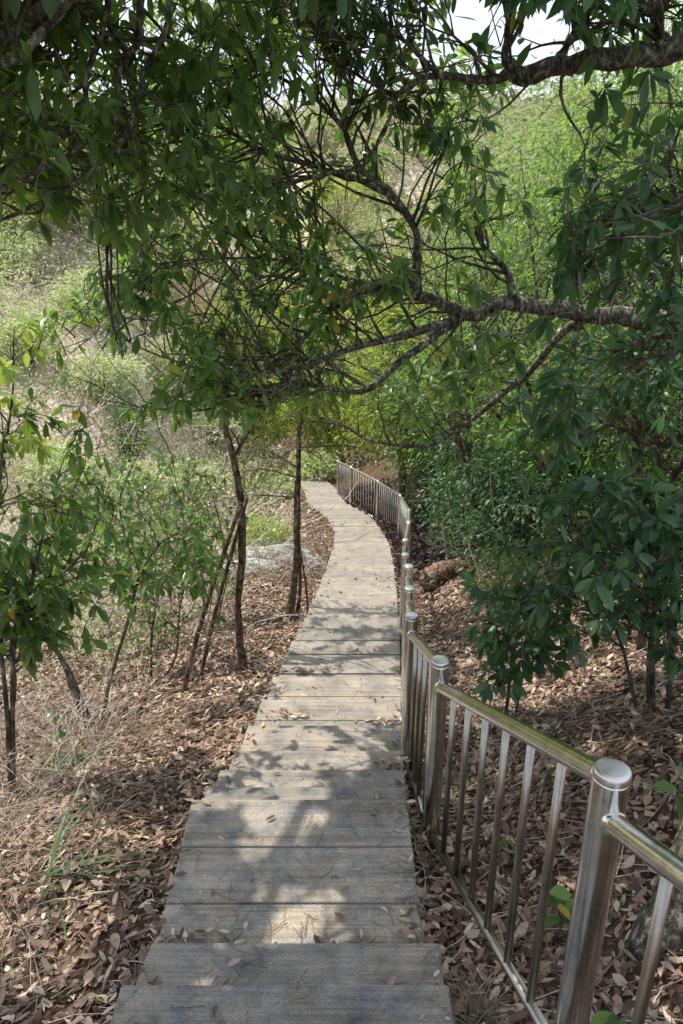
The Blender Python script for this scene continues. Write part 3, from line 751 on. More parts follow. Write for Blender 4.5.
def keep_A(P):
    px, py, d = proj(P); k = (py < 415)
    for x, y, r in gaps: k &= ((px - x) ** 2 + (py - y) ** 2 > r * r)
    return k
tree('slender_tree', 'slender dark trunk left of the steps with two stakes leaning on it', 'tree', bA, tA, lA,
     [dict(limbs=lA + [tA[-12:]], nb=150, blen=(.3, .9), tw=5, nl=6, keep=keep_A, leaf=(.09, .14), lod='mid')], 'bark_brown', 'leaf_mid')
sl = bpy.data.objects['slender_tree']
g = Geo(); c_ = at(242, 521, 5.63); a_ = np.linspace(0, 2 * math.pi, 15)
for k_ in range(3):
    tubes(g, np.stack([c_[0] + .052 * np.cos(a_), c_[1] + .05 * np.sin(a_), c_[2] + .008 * k_ + .012 * np.sin(a_ + k_)], -1), np.full(15, .004), 5)
g.build('tie_wire', M['straw'], sl)
def stake(px0, fwd0, px1, py1, fwd1, r, label, name='leaning_stake'):
    b = ground_at(px0, fwd0); t = at(px1, py1, fwd1)
    P = spline(np.vstack([b - [0, 0, .05], (b * .6 + t * .4) + rng.normal(0, .015, 3), t]), 6)
    g = Geo(); tubes(g, P[None], np.linspace(r, r * .8, len(P))[None], 8)
    tag(g.build(name, M['bark_brown']), label, 'stake')
stake(181, 5.35, 241, 503, 5.6, .022, 'longest wooden stake leaning up to the right against the slender trunk')
stake(198, 5.6, 247, 498, 5.62, .02, 'shorter wooden stake standing steeper beside the long leaning one')
stake(308, 7.55, 300, 548, 7.6, .013, 'thin pale stick propped beside the feathery tree at the edge of the steps', 'propped_stick')

bB = ground_at(291, 7.4)
tB = W_([[*(bB - [0, 0, .05]), .075], [*(bB + [0, 0, .1]), .052], [*at(293, 590, 7.4), .043], [*at(297, 540, 7.4), .04], [*at(298, 490, 7.45), .034], [*at(298, 455, 7.5), .03], [*at(300, 400, 7.6), .022], [*at(298, 330, 7.7), .012]])
lB = []
for a in range(20):
    t = rng.uniform(.55, 1); p = tB[int(t * (len(tB) - 1)), :3]
    d = rdir(1)[0] * np.array([1.3, 1, .25]); L = rng.uniform(.5, 1.1)
    lB.append(W_([[*p, .01], [*(p + d * L * .5 + [0, 0, .04]), .007], [*(p + d * L + [0, 0, -.12]), .003]]))
tB2 = W_([[*(bB + [.05, .03, -.05]), .025], [*at(300, 590, 7.45), .022], [*at(299, 545, 7.45), .02]])
def keep_B(P):
    px, py, d = proj(P); return (px < 345) & (px > 235) & (py < np.interp(px, [235, 270, 300, 345], [500, 505, 470, 455]))
fT = tree('feathery_tree', 'twin stemmed small tree with feathery drooping pale foliage at the left edge of the steps', 'tree', bB, tB, [tB2], [], 'bark_brown')
gw, gl = Geo(), Geo()
for P in lB: tubes(gw, P[None, :, :3], P[None, :, 3], 5)
pos, tan, rad = sample_limbs(lB, 420, .1)
d = norm(rdir(420) * .8 + tan * .8 + [0, 0, -.25]); Pf = wander(pos, d, rng.uniform(.2, .4, 420), 6, .15, -.12)
Pf = Pf[keep_B(Pf[:, -1])]
tubes(gw, Pf, np.full(Pf.shape[:2], .0018), 3)
ii = np.repeat(np.arange(len(Pf)), 42); kk = rng.integers(0, 5, len(ii)); tt = rng.random((len(ii), 1))
pp = Pf[ii, kk] * (1 - tt) + Pf[ii, kk + 1] * tt
dd = norm(norm(Pf[ii, kk + 1] - Pf[ii, kk]) + rdir(len(ii)) * .9)
leaves(gl, pp, dd, rdir(len(ii)), rng.uniform(.03, .06, len(ii)), .007, .2, .1, 'lo')
gw.build('twig', M['twig'], fT); gl.build('crown', M['leaf_fir'], fT)

# --- saplings with big dark leaves
def sapling(name, label, stems, nb, leafm='leaf_dark', blen=(.2, .5), leaf=(.10, .16), keep=None, cat='sapling', tw=4, nl=6, hang=.35, lod='hi', lo=.3, asp=.38):
    """stems: list of (px_base, fwd, [(px,py,fwd,r)...])"""
    limbs = []
    base = None
    for pb, fb, pts in stems:
        b = ground_at(pb, fb)
        if base is None: base = b
        limbs.append(W_([[*(b - [0, 0, .05]), pts[0][3] * 1.2]] + [[*at(p[0], p[1], p[2]), p[3]] for p in pts]))
    t = thing(name, label, cat, base)
    for P in limbs: limb_mesh(P, 8).build('stem', M['twig'], t)
    gw, gl = Geo(), Geo()
    foliage(gw, gl, limbs, nb, blen, tw, (.08, .22), nl, leaf, asp, keep=keep, lod=lod, lo=lo, hang=hang)
    gw.build('twig', M['twig'], t); gl.build('crown', M[leafm], t)
def box_keep(x0, x1, y0, y1, dmin=1.5):
    def f(P):
        px, py, d = proj(P); return limb_ok(P) & (px > x0) & (px < x1) & (py > y0) & (py < y1) & (d > dmin)
    return f
sapling('sapling', 'sapling at the left edge with a crooked bare stem and large dark drooping leaves', [
    (12, 3.7, [(8, 740, 3.7, .016), (15, 690, 3.65, .014), (12, 640, 3.6, .013), (30, 585, 3.5, .011), (45, 530, 3.4, .008), (60, 470, 3.4, .004)]),
    (12, 3.75, [(2, 660, 3.6, .012), (-10, 600, 3.5, .01), (-5, 520, 3.4, .008), (5, 430, 3.4, .004)]),
    (12, 3.75, [(14, 650, 3.6, .012), (50, 590, 3.6, .008), (90, 545, 3.6, .005)])],
    64, blen=(.15, .5), keep=box_keep(-150, 140, 395, 655), leaf=(.07, .115), hang=.55)
sapling('sapling', 'thin upright sapling left of the slope with pale green tip leaves by the frame edge', [
    (-25, 4.2, [(-20, 600, 4.2, .014), (0, 480, 4.1, .01), (12, 400, 4.1, .007), (14, 330, 4.1, .003)])],
    13, 'leaf_fresh', keep=box_keep(-150, 45, 300, 450), leaf=(.08, .13), lo=.5)
sapling('sapling', 'leaning dark stemmed sapling in the dry brush with leaves spreading over the slope', [
    (95, 4.7, [(80, 700, 4.8, .035), (62, 660, 4.9, .026), (40, 630, 5, .018), (20, 590, 5, .01)]),
    (100, 4.8, [(110, 680, 4.9, .014), (128, 620, 5, .012), (140, 575, 5, .01), (165, 540, 5, .007), (200, 525, 5, .004)])],
    40, keep=box_keep(0, 215, 500, 640), leaf=(.07, .11), lo=.45)
for pb, f, pts, lab in (
    (150, 5.9, [(152, 640, 5.9, .012), (160, 590, 5.9, .009), (190, 540, 5.9, .005)], 'thin sapling with sprays of leaves just left of the leaning stakes'),
    (205, 7.6, [(200, 560, 7.6, .012), (190, 520, 7.6, .009), (170, 480, 7.6, .005)], 'sapling among dry stems directly behind the leaning stakes'),
    (70, 7.2, [(75, 590, 7.2, .014), (90, 540, 7.2, .01), (110, 490, 7.2, .005)], 'slim sapling in the dry tangle behind the leaning dark stemmed one'),
    (130, 8.8, [(130, 560, 8.8, .014), (120, 500, 8.8, .01), (140, 450, 8.8, .005)], 'taller leafy sapling in the scrub, below the small dark fir')):
    sapling('sapling', lab, [(pb, f, pts), (pb + 8, f, [(p[0] * .5 + pb * .5 + 25, p[1] + 15, p[2], p[3] * .8) for p in pts])], 34, 'leaf_mid', blen=(.2, .55), keep=box_keep(20, 235, 400, 640), leaf=(.06, .10), lo=.3, lod='mid')
# right
sapling('sapling', 'bushy sapling behind the railing with layered large dark leaves, at the right edge', [
    (655, 3.5, [(652, 720, 3.5, .016), (648, 660, 3.5, .014), (655, 600, 3.45, .012), (640, 540, 3.4, .009), (620, 490, 3.4, .006)]),
    (668, 3.5, [(672, 660, 3.5, .016), (665, 590, 3.4, .012), (690, 530, 3.3, .009), (700, 470, 3.3, .006)]),
    (640, 3.6, [(620, 640, 3.6, .01), (590, 590, 3.6, .008), (560, 560, 3.6, .005)]),
    (655, 3.5, [(650, 620, 3.45, .009), (620, 570, 3.3, .008), (580, 545, 3.2, .006), (545, 540, 3.2, .003)])],
    72, 'leaf_blue', blen=(.15, .5), keep=box_keep(485, 900, 470, 665), leaf=(.075, .125))
sapling('sapling', 'short sapling with twin thin stems in the leaf litter just right of the railing', [
    (505, 4.1, [(508, 690, 4.1, .011), (512, 650, 4.1, .009), (505, 610, 4.1, .006), (500, 580, 4.1, .003)]),
    (515, 4.1, [(522, 680, 4.1, .009), (530, 640, 4.05, .007), (550, 600, 4, .004)])],
    26, 'leaf_blue', blen=(.12, .35), keep=box_keep(470, 590, 560, 690), leaf=(.09, .14))
sapling('sapling', 'dark leaning sapling farther behind with glossy leaves in front of the thick limb', [
    (640, 4.6, [(650, 600, 4.6, .03), (660, 520, 4.5, .025), (655, 430, 4.3, .02), (640, 370, 4.1, .014), (610, 330, 4, .008), (570, 300, 3.9, .004)]),
    (640, 4.6, [(655, 520, 4.4, .02), (690, 440, 4.1, .015), (670, 350, 3.9, .01), (640, 290, 3.8, .006), (610, 250, 3.7, .003)]),
    (640, 4.6, [(660, 480, 4.3, .015), (640, 440, 4.0, .012), (600, 420, 3.8, .008), (560, 400, 3.7, .004)])],
    46, 'leaf_blue', blen=(.2, .55), keep=box_keep(485, 850, 190, 500), leaf=(.07, .12), lo=.4, hang=.55)

# ------------------------------------------------------------------ rounded bushes and background trees
def clumpy(gw, gl, base, cen, rad, nclump, nleaf, size, asp=.4, lod='lo', csize=.28, shell=.55, wood=True, r0=.02, sides=4, clip=None):
    base = np.asarray(base, float); cen = np.asarray(cen, float); rad = np.asarray(rad, float)
    u = rdir(nclump); rr = rng.uniform(shell, 1, nclump) ** .7
    cc = cen + u * rr[:, None] * rad
    cc = cc[cc[:, 2] > gz(cc[:, 0], cc[:, 1]) + .03]
    if clip is not None: cc = cc[clip(cc)]
    n = len(cc)
    if n == 0: return
    if wood:
        t = np.linspace(0, 1, 5)[None, :, None]
        P = base * (1 - t) + cc[:, None, :] * t + np.array([0, 0, 1]) * (t * (1 - t)) * .35 * rad[2]
        P = P + rng.normal(0, .03, P.shape) * rad.min() * (t * (1 - t) * 4)
        tubes(gw, P, np.broadcast_to(r0 * np.array([1, .7, .5, .35, .2]), (n, 5)) * rng.uniform(.4, 1, (n, 1)), sides)
    idx = rng.integers(0, n, nleaf)
    sc = rad.min() * csize * rng.uniform(.6, 1.3, n)[idx, None]
    o = rng.normal(0, 1, (nleaf, 3)) * np.array([1, 1, .55])
    pos = cc[idx] + o * sc
    d = norm(o * .6 + u[:len(cc)][idx] * .4 + rdir(nleaf) * .8 + np.array([0, 0, -.15]))
    n0 = norm(np.array([0, 0, 1.]) + rng.normal(0, .5, (nleaf, 3)))
    L = rng.uniform(.7, 1.3, nleaf) * size
    A = np.clip(rng.random(n)[idx] * .5 + rng.random(nleaf) * .5, 0, 1)
    leaves(gl, pos, d, n0, L, L * asp, rng.uniform(0, .4, nleaf), .2, lod, A)

def bush(name, label, cat, base, cen, rad, nclump, nleaf, size, leafm, group=None, bark='twig', trunk=None, **kw):
    t = thing(name, label, cat, base, group)
    gw, gl = Geo(), Geo()
    if trunk is not None: limb_mesh(trunk, 7).build('trunk', M[bark], t)
    clumpy(gw, gl, base if trunk is None else trunk[len(trunk) // 2, :3], cen, rad, nclump, nleaf, size, **kw)
    if gw.n: gw.build('branch', M[bark], t)
    if gl.n: gl.build('crown', M[leafm], t)
    return t

def gb(px, fwd): return ground_at(px, fwd)
off_fence = lambda P: P[:, 0] > np.interp(P[:, 1], tops[::1, 1], tops[:, 0]) + .45
b = gb(492, 10.5)
bush('evergreen_bush', 'large dense dark evergreen bush behind the bend of the railing', 'bush', b, b + [0, 0, .95], (1.15, 1.0, 1.0), 120, 12000, .062, 'leaf_bush', asp=.42, lod='mid', csize=.2, clip=off_fence)
b = gb(440, 14.2)
bush('evergreen_bush', 'dark small leaved bush overhanging the railing where the path turns left', 'bush', b, b + [0, 0, 1.2], (1.1, 1.0, 1.3), 120, 11000, .07, 'leaf_bush', asp=.42, csize=.2, clip=off_fence)
b = gb(520, 8.6)
bush('evergreen_bush', 'dark leafy bush right of the fallen log, below the arching branch', 'bush', b, at(535, 505, 8.6), (.9, .8, .8), 90, 9000, .07, 'leaf_bush', asp=.36, lod='mid', csize=.25)
b = gb(505, 7.0)
bush('fern_bush', 'small feathery green bush just right of the fallen log', 'bush', b, b + [0, 0, .28], (.32, .3, .34), 40, 2600, .05, 'leaf_bush2', asp=.2, csize=.3)
b = gb(266, 10.8)
bush('green_shrub', 'small bright green shrub on the bank above the pale rock left of the path', 'bush', b, b + [0, 0, .32], (.36, .3, .38), 40, 2600, .06, 'leaf_fresh', asp=.25, csize=.3)
grp = 'light green shrubs scattered over the dry hillside at left'
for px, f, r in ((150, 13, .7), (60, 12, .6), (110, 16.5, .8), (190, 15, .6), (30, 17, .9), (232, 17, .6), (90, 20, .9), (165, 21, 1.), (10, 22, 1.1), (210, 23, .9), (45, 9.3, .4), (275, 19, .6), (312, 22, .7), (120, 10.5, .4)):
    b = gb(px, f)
    bush('hillside_shrub', 'light green shrub among others on the dry hillside at left', 'shrub', b, b + [0, 0, r * .75], (r, r, r * .8), 60, 2300, .06 + .004 * f, 'leaf_sunglare', grp, asp=.35, csize=.25, shell=.2)
b = gb(130, 14)
bush('small_fir', 'small dark conical fir standing in the dry hillside at left', 'tree', b, b + [0, 0, .9], (.35, .35, 1.0), 60, 3500, .07, 'leaf_bush', asp=.2, csize=.3)

grp = 'sunlit trees behind the right side of the path'
spots = [(560, 9.5, 2.6, 1.3), (640, 8.5, 2.8, 1.3), (700, 10, 3.2, 1.6), (610, 11.5, 3.6, 1.7), (520, 12.5, 3.6, 1.6), (450, 14, 3.6, 1.6), (560, 15, 5.0, 2.0), (660, 14.5, 5, 2.1), (480, 17.5, 4.6, 1.9), (420, 19, 3.6, 1.7), (760, 13, 5, 2.1), (540, 20, 8.5, 2.6), (640, 20, 9.5, 2.8), (500, 16, 7, 1.9), (600, 17, 8.5, 2.2), (610, 9.5, 6.2, 1.5), (700, 8.8, 5.6, 1.5), (470, 12.5, 5.2, 1.3), (400, 14.5, 5, 1.2), (560, 12, 6.5, 1.3), (440, 23, 5.5, 2.1), (590, 25, 7.5, 2.6), (500, 27, 6.5, 2.4), (700, 24, 7.5, 2.6)]
for i, (px, f, h, r) in enumerate(spots):
    b = gb(px, f)
    tr = W_([[*(b - [0, 0, .1]), .05 + .012 * h], [*(b + [rng.normal(0, .1), rng.normal(0, .1), h * .4]), .04 + .006 * h], [*(b + [rng.normal(0, .25), rng.normal(0, .25), h * .8]), .02]])
    fine = (f > 13 and i % 4 != 1) or i >= len(spots) - 5
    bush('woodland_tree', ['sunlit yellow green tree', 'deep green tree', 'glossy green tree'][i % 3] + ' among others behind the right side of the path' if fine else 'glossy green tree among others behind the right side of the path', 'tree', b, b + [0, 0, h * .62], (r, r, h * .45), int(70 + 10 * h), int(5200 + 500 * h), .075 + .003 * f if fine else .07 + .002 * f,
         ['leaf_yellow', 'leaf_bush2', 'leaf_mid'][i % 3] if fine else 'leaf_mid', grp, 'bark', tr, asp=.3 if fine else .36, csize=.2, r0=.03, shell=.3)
grp = 'pale trees on the far slope beyond the path'
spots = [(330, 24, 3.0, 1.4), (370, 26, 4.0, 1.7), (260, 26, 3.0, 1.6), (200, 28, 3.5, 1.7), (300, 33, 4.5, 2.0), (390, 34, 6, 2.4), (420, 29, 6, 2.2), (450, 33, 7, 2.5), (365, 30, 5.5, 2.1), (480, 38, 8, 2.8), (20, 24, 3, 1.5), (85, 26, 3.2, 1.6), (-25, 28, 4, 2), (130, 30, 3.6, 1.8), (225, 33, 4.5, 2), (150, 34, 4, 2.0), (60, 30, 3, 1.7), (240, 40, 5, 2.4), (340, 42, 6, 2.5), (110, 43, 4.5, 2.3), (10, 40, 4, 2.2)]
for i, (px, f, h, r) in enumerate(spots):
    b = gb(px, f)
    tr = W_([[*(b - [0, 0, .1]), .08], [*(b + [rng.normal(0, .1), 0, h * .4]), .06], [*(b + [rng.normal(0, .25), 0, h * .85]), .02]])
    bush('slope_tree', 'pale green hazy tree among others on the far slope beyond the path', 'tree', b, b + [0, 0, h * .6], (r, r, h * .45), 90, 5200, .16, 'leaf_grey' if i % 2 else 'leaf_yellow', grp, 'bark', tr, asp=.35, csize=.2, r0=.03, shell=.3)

# bare saplings and brush tangles on the hillsides: nobody could count them
def scatter(n, x0, x1, y0, y1, pad=(-160, 850), path_clear=.25, dens=None):
    x = rng.uniform(x0, x1, n); y = rng.uniform(y0, y1, n)
    z = gz(x, y); P = np.stack([x, y, z], -1)
    px, py, d = proj(P)
    l = np.interp(y, EY, EL); r = np.interp(y, EY, ER)
    k = (px > pad[0]) & (px < pad[1]) & ((x < l - path_clear) | (x > r + path_clear)) & (d > 1)
    if dens is not None: k &= rng.random(n) < dens(x, y)
    return P[k]
def stems(g, P, L, r, K=6, jit=.25, up=1., grav=-.12, sides=3):
    n = len(P)
    d = norm(rng.normal(0, .6, (n, 3)) * np.array([1, 1, .4]) + np.array([0, 0, up]))
    L = rng.uniform(*L, n)
    Q = wander(P - [0, 0, .02], d, L, K, jit, grav)
    tubes(g, Q, (rng.uniform(*r, n))[:, None] * np.linspace(1, .35, K)[None], sides, rng.random(n), cap=False)
    return Q
left = lambda x, y: np.where(x < np.interp(y, EY, EL), 1., 0.)
g = Geo()
clump = lambda x, y: np.clip(.55 + .5 * vnoise(x, y, 1.5, 3), .08, 1)
Q1 = stems(g, scatter(6500, -7, 0, 6.0, 13, dens=lambda x, y: left(x, y) * clump(x, y) * sstep(np.interp(y, EY, EL) - x, .6, 1.6), path_clear=.7), (.5, 1.7), (.0035, .008), jit=.33, up=.6)
Q2 = stems(g, scatter(11000, -26, -1, 11, 32, dens=lambda x, y: left(x, y) * clump(x, y), path_clear=.9), (.8, 2.4), (.006, .014), jit=.33, up=.7)
Q3 = stems(g, scatter(1100, -3.4, -1.6, 2.6, 5.6, dens=lambda x, y: clump(x, y)), (.25, .8), (.0015, .0035), jit=.4, up=.5)
Q4 = stems(g, scatter(5000, -10, 8, 22, 34, path_clear=.4), (.5, 1.9), (.005, .01), jit=.3, up=.8)
# side sprays on the stems
for Q, s in ((Q1, .35), (Q2, .5), (Q3, .25), (Q4, .5)):
    i = np.repeat(np.arange(len(Q)), 2); k = rng.integers(2, 5, len(i))
    d = norm(norm(Q[i, 5] - Q[i, 2]) * .5 + rdir(len(i)))
    T = wander(Q[i, k], d, rng.uniform(.3, 1, len(i)) * s, 4, .35, -.05)
    tubes(g, T, np.broadcast_to(np.array([1, .8, .6, .4]) * (.003 if s < .4 else .006), (len(T), 4)), 3, rng.random(len(T)), cap=False)
c_ = ground_at(272, 9.9); P = c_ + rng.normal(0, 1, (620, 3)) * [.5, .4, 0]; P[:, 2] = gz(P[:, 0], P[:, 1])
stems(g, P, (.3, .9), (.002, .006), jit=.45, up=.45)
for Q, m_, sz_ in ((Q1, 7, (.02, .05)), (Q2, 6, (.045, .11)), (Q4, 5, (.05, .12))):
    i = np.repeat(np.arange(len(Q)), m_); k = rng.integers(1, 6, len(i))
    L = rng.uniform(*sz_, len(i))
    leaves(g, Q[i, k] + rng.normal(0, .03, (len(i), 3)), rdir(len(i)) * [1, 1, .5], norm(np.array([-.3, -.2, 1.]) + rng.normal(0, .35, (len(i), 3))), L, L * rng.uniform(.25, .5, len(i)), .1, .2, 'lo', np.clip(rng.normal(.7, .2, len(i)), 0, 1))
tag(g.build('dry_brush', M['brush']), 'tangle of pale dry stems covering the left hillside', 'brush', kind='stuff')

g = Geo()                                   # green leaves through the brush
P = scatter(3200, -26, 0, 6.5, 34, dens=lambda x, y: left(x, y) * np.clip(.3 + .9 * vnoise(x + 9, y, 3., 2), 0.06, 1), path_clear=1.0)
n = len(P); idx = np.repeat(np.arange(n), 55)
sc = (.12 + .012 * P[idx, 1])[:, None]
pos = P[idx] + rng.normal(0, 1, (len(idx), 3)) * sc * np.array([1, 1, .8]) + np.array([0, 0, 1.]) * sc * 1.6
sz = (.035 + .0035 * P[idx, 1]) * rng.uniform(.7, 1.4, len(idx))
leaves(g, pos, rdir(len(idx)), norm(np.array([0, 0, 1.]) + rng.normal(0, .5, (len(idx), 3))), sz, sz * .45, .2, .2, 'lo')
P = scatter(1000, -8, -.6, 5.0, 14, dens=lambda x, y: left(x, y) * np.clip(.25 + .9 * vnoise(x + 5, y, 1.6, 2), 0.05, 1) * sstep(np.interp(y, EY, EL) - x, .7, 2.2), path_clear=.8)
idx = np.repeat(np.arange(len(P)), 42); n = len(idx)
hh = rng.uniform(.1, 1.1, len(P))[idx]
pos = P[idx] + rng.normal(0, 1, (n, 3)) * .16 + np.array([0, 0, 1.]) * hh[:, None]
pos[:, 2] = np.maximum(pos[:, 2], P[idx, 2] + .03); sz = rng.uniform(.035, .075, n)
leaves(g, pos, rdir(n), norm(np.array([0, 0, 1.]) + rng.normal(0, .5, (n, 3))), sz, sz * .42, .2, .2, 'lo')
gd_ = Geo()
for nn_, sz0, up0, mm in ((900, .05, 1.3, 60), ):
    P = scatter(nn_, -24, -.8, 6.0, 32, dens=lambda x, y: left(x, y) * np.clip(.3 + .9 * vnoise(x * 1.1 + 2, y, 2.2, 3), .08, 1) * sstep(np.interp(y, EY, EL) - x, .9, 2.4), path_clear=1.)
    idx = np.repeat(np.arange(len(P)), mm); n = len(idx); sc = (.13 + .013 * P[idx, 1])[:, None]
    pos = P[idx] + rng.normal(0, 1, (n, 3)) * sc * np.array([1, 1, 1.2]) + np.array([0, 0, 1.]) * sc * up0
    sz = (sz0 + .003 * P[idx, 1]) * rng.uniform(.6, 1.3, n)
    leaves(gd_, pos, rdir(n), norm(np.array([0, 0, 1.]) + rng.normal(0, .5, (n, 3))), sz, sz * .42, .2, .2, 'lo')
tag(gd_.build('undergrowth', M['leaf_bush2']), 'deep green leafy scrub in patches among the dry stems on the left hillside', 'undergrowth', kind='stuff')
g_b = Geo()
P = scatter(1500, -16, -.8, 5.5, 26, dens=lambda x, y: left(x, y) * sstep(np.interp(y, EY, EL) - x, .8, 2.))
stems(g_b, P, (1.2, 3.2), (.004, .011), K=9, jit=.28, up=1.0, grav=-.2, sides=4)
tag(g_b.build('bramble_stems', M['twig2']), 'long arching grey brown stems tangled over the left hillside', 'stems', kind='stuff')
tag(g.build('undergrowth', M['leaf_sunglare']), 'light green undergrowth scattered through the dry brush on the left hillside', 'undergrowth', kind='stuff')

g = Geo()                                   # right-hand undergrowth, darker
P = scatter(1500, 1.5, 16, 5.6, 30, dens=lambda x, y: np.where(x > np.interp(y, EY, ER) + .9, 1., 0.) * np.clip(.45 + .6 * vnoise(x, y, 2., 2), .03, 1) * sstep(y + (x - np.interp(y, EY, ER)) * .3, 5.6, 8))
n = len(P); idx = np.repeat(np.arange(n), 80)
sc = (.16 + .010 * P[idx, 1])[:, None]
pos = P[idx] + rng.normal(0, 1, (len(idx), 3)) * sc * np.array([1.1, 1.1, .8]) + np.array([0, 0, 1.]) * sc * 1.5
sz = (.06 + .003 * P[idx, 1]) * rng.uniform(.7, 1.4, len(idx))
leaves(g, pos, rdir(len(idx)), norm(np.array([0, 0, 1.]) + rng.normal(0, .5, (len(idx), 3))), sz, sz * .4, .2, .2, 'lo')
tag(g.build('undergrowth', M['leaf_bush']), 'dark green undergrowth filling the wood floor right of the path', 'undergrowth', kind='stuff')
g = Geo()
Q = stems(g, scatter(1600, 1.2, 12, 4.2, 22, dens=lambda x, y: np.where(x > np.interp(y, EY, ER) + .7, 1., 0.)), (.3, 1.6), (.002, .006), jit=.25, up=.8)
tag(g.build('bare_stems', M['brush']), 'thin bare woody stems in the wood right of the path', 'stems', kind='stuff')

# far hillside wood reading as one mass
g = Geo(); gwf = Geo()
P = scatter(1500, -75, 75, 34, 110, pad=(-250, 930))
for b in P:
    h = rng.uniform(2, 5) * (1.2 if b[0] > 5 else .9)
    clumpy(gwf, g, b, b + [0, 0, h * .55], (h * .45, h * .45, h * .5), 14, 130, .32 + .004 * b[1], asp=.5, csize=.28, r0=.05, sides=3, shell=.3)
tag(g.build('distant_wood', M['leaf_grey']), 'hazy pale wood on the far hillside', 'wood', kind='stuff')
tag(gwf.build('distant_branches', M['brush']), 'pale bare branches of the wood on the far hillside', 'branches', kind='stuff')

# purple-dark ground cover beside the far railing
g = Geo()
y = rng.uniform(9.5, 19, 2600); r = np.interp(y, EY, ER)
x = r + .15 + np.abs(rng.normal(0, .55, 2600)) * np.interp(y, [7, 9, 19], [.5, 1, 1]); P = np.stack([x, y, gz(x, y)], -1)
idx = np.repeat(np.arange(len(P)), 9); m = len(idx)
leaves(g, P[idx] + rng.normal(0, .06, (m, 3)) + [0, 0, .08], norm(rdir(m) + [0, 0, .4]), norm(rdir(m) + [0, 0, .8]), rng.uniform(.05, .11, m), .03, .3, .2, 'lo')
tag(g.build('ground_cover', M['leaf_purple']), 'dark purplish low plants along the outer foot of the far railing', 'ground cover', kind='stuff')

# ------------------------------------------------------------------ leaf litter
def litter(n, x0, x1, y0, y1, size, lod='mid', dens=None, lift=.02, clear=-.02):
    P = scatter(n, x0, x1, y0, y1, path_clear=clear, dens=dens)
    m = len(P)
    e = .05
    nx = -(gz(P[:, 0] + e, P[:, 1]) - P[:, 2]) / e; ny = -(gz(P[:, 0], P[:, 1] + e) - P[:, 2]) / e
    N = norm(np.stack([nx, ny, np.ones(m)], -1) + rng.normal(0, .36, (m, 3)))
    d = rdir(m); d = norm(d - N * (d * N).sum(1, keepdims=True))
    L = size[0] + (size[1] - size[0]) * rng.random(m) ** 1.15
    pos = P + [0, 0, 1] * rng.uniform(.004, lift, (m, 1)) - d * L[:, None] * .5
    leaves(gL, pos, d, N, L, L * rng.uniform(.26, .55, m), rng.uniform(-.45, .45, m), rng.uniform(-.5, .8), lod)
gL = Geo()
for _ in range(4):
    litter(11000, -3.2, 2.6, .9, 4.6, (.022, .082), 'hi', lift=.035, dens=lambda x, y: np.clip(1.15 - .25 * np.abs(x), .15, 1))
    litter(10000, -4.2, 4.2, 4.0, 9, (.04, .09), lift=.04, dens=lambda x, y: np.clip(1.1 - .16 * np.maximum(-x - .8, 0), .1, 1))
litter(12000, -4, 6, 8, 19, (.06, .12), 'lo')
litter(7000, -3, 2.6, .9, 5, (.008, .03), 'lo', lift=.06)
tag(gL.build('leaf_litter', M['litter']), 'brown dry leaves carpeting the ground on both sides of the steps', 'leaf litter', kind='stuff')

g = Geo()
P = np.vstack([scatter(2600, -3, 2.6, .9, 6, path_clear=0), scatter(1800, -4, 4, 5, 10, path_clear=0)]); m = len(P)
d = norm(rdir(m) * [1, 1, .12]); T = wander(P + [0, 0, .03], d, rng.uniform(.05, .4, m), 5, .2, 0)
T[:, :, 2] = gz(T[:, :, 0], T[:, :, 1]) + rng.uniform(.015, .05, (m, 1))
tubes(g, T, rng.uniform(.0012, .0035, (m, 1)) * np.linspace(1, .5, 5)[None], 4, rng.random(m))
tag(g.build('fallen_twigs', M['brush']), 'small broken twigs strewn through the leaf litter', 'twigs', kind='stuff')
gL = Geo()                                   # leaves and needles on the steps
def on_steps(n, y0, y1, size, edge=.5):
    y = y0 + (y1 - y0) * rng.random(n) ** 1.3
    l = np.interp(y, EY, EL); r = np.interp(y, EY, ER)
    t = rng.random(n); side = rng.random(n) < edge
    t = np.where(side, np.where(rng.random(n) < .5, t ** 3 * .4, 1 - t ** 3 * .35), t)
    x = l + (r - l) * t
    # gather against the foot of the step above
    k = np.clip(np.searchsorted(TF, y, side='right'), 1, len(TF) - 1)
    f0 = TF[k - 1] + .03; pull = rng.random(n) < .45
    y = np.where(pull, f0 + (y - f0) * rng.random(n) * .35, y); y = np.maximum(y, f0 + .02)
    z = step_z(y) + .006
    return np.stack([x, y, z], -1)
P = on_steps(700, 1.4, 10, 0, .85); m = len(P)
N = norm(np.array([0, 0, 1.]) + rng.normal(0, .22, (m, 3))); d = rdir(m) * [1, 1, .05]
L = rng.uniform(.018, .06, m)
leaves(gL, P + [0, 0, .006], d, N, L, L * rng.uniform(.25, .45, m), rng.uniform(-.12, .1, m), .35, 'mid')
P = on_steps(300, 8, 20, 0, .8); m = len(P)
leaves(gL, P + [0, 0, .006], rdir(m) * [1, 1, .05], norm(np.array([0, 0, 1.]) + rng.normal(0, .2, (m, 3))), .07, .03, 0, .3, 'lo')
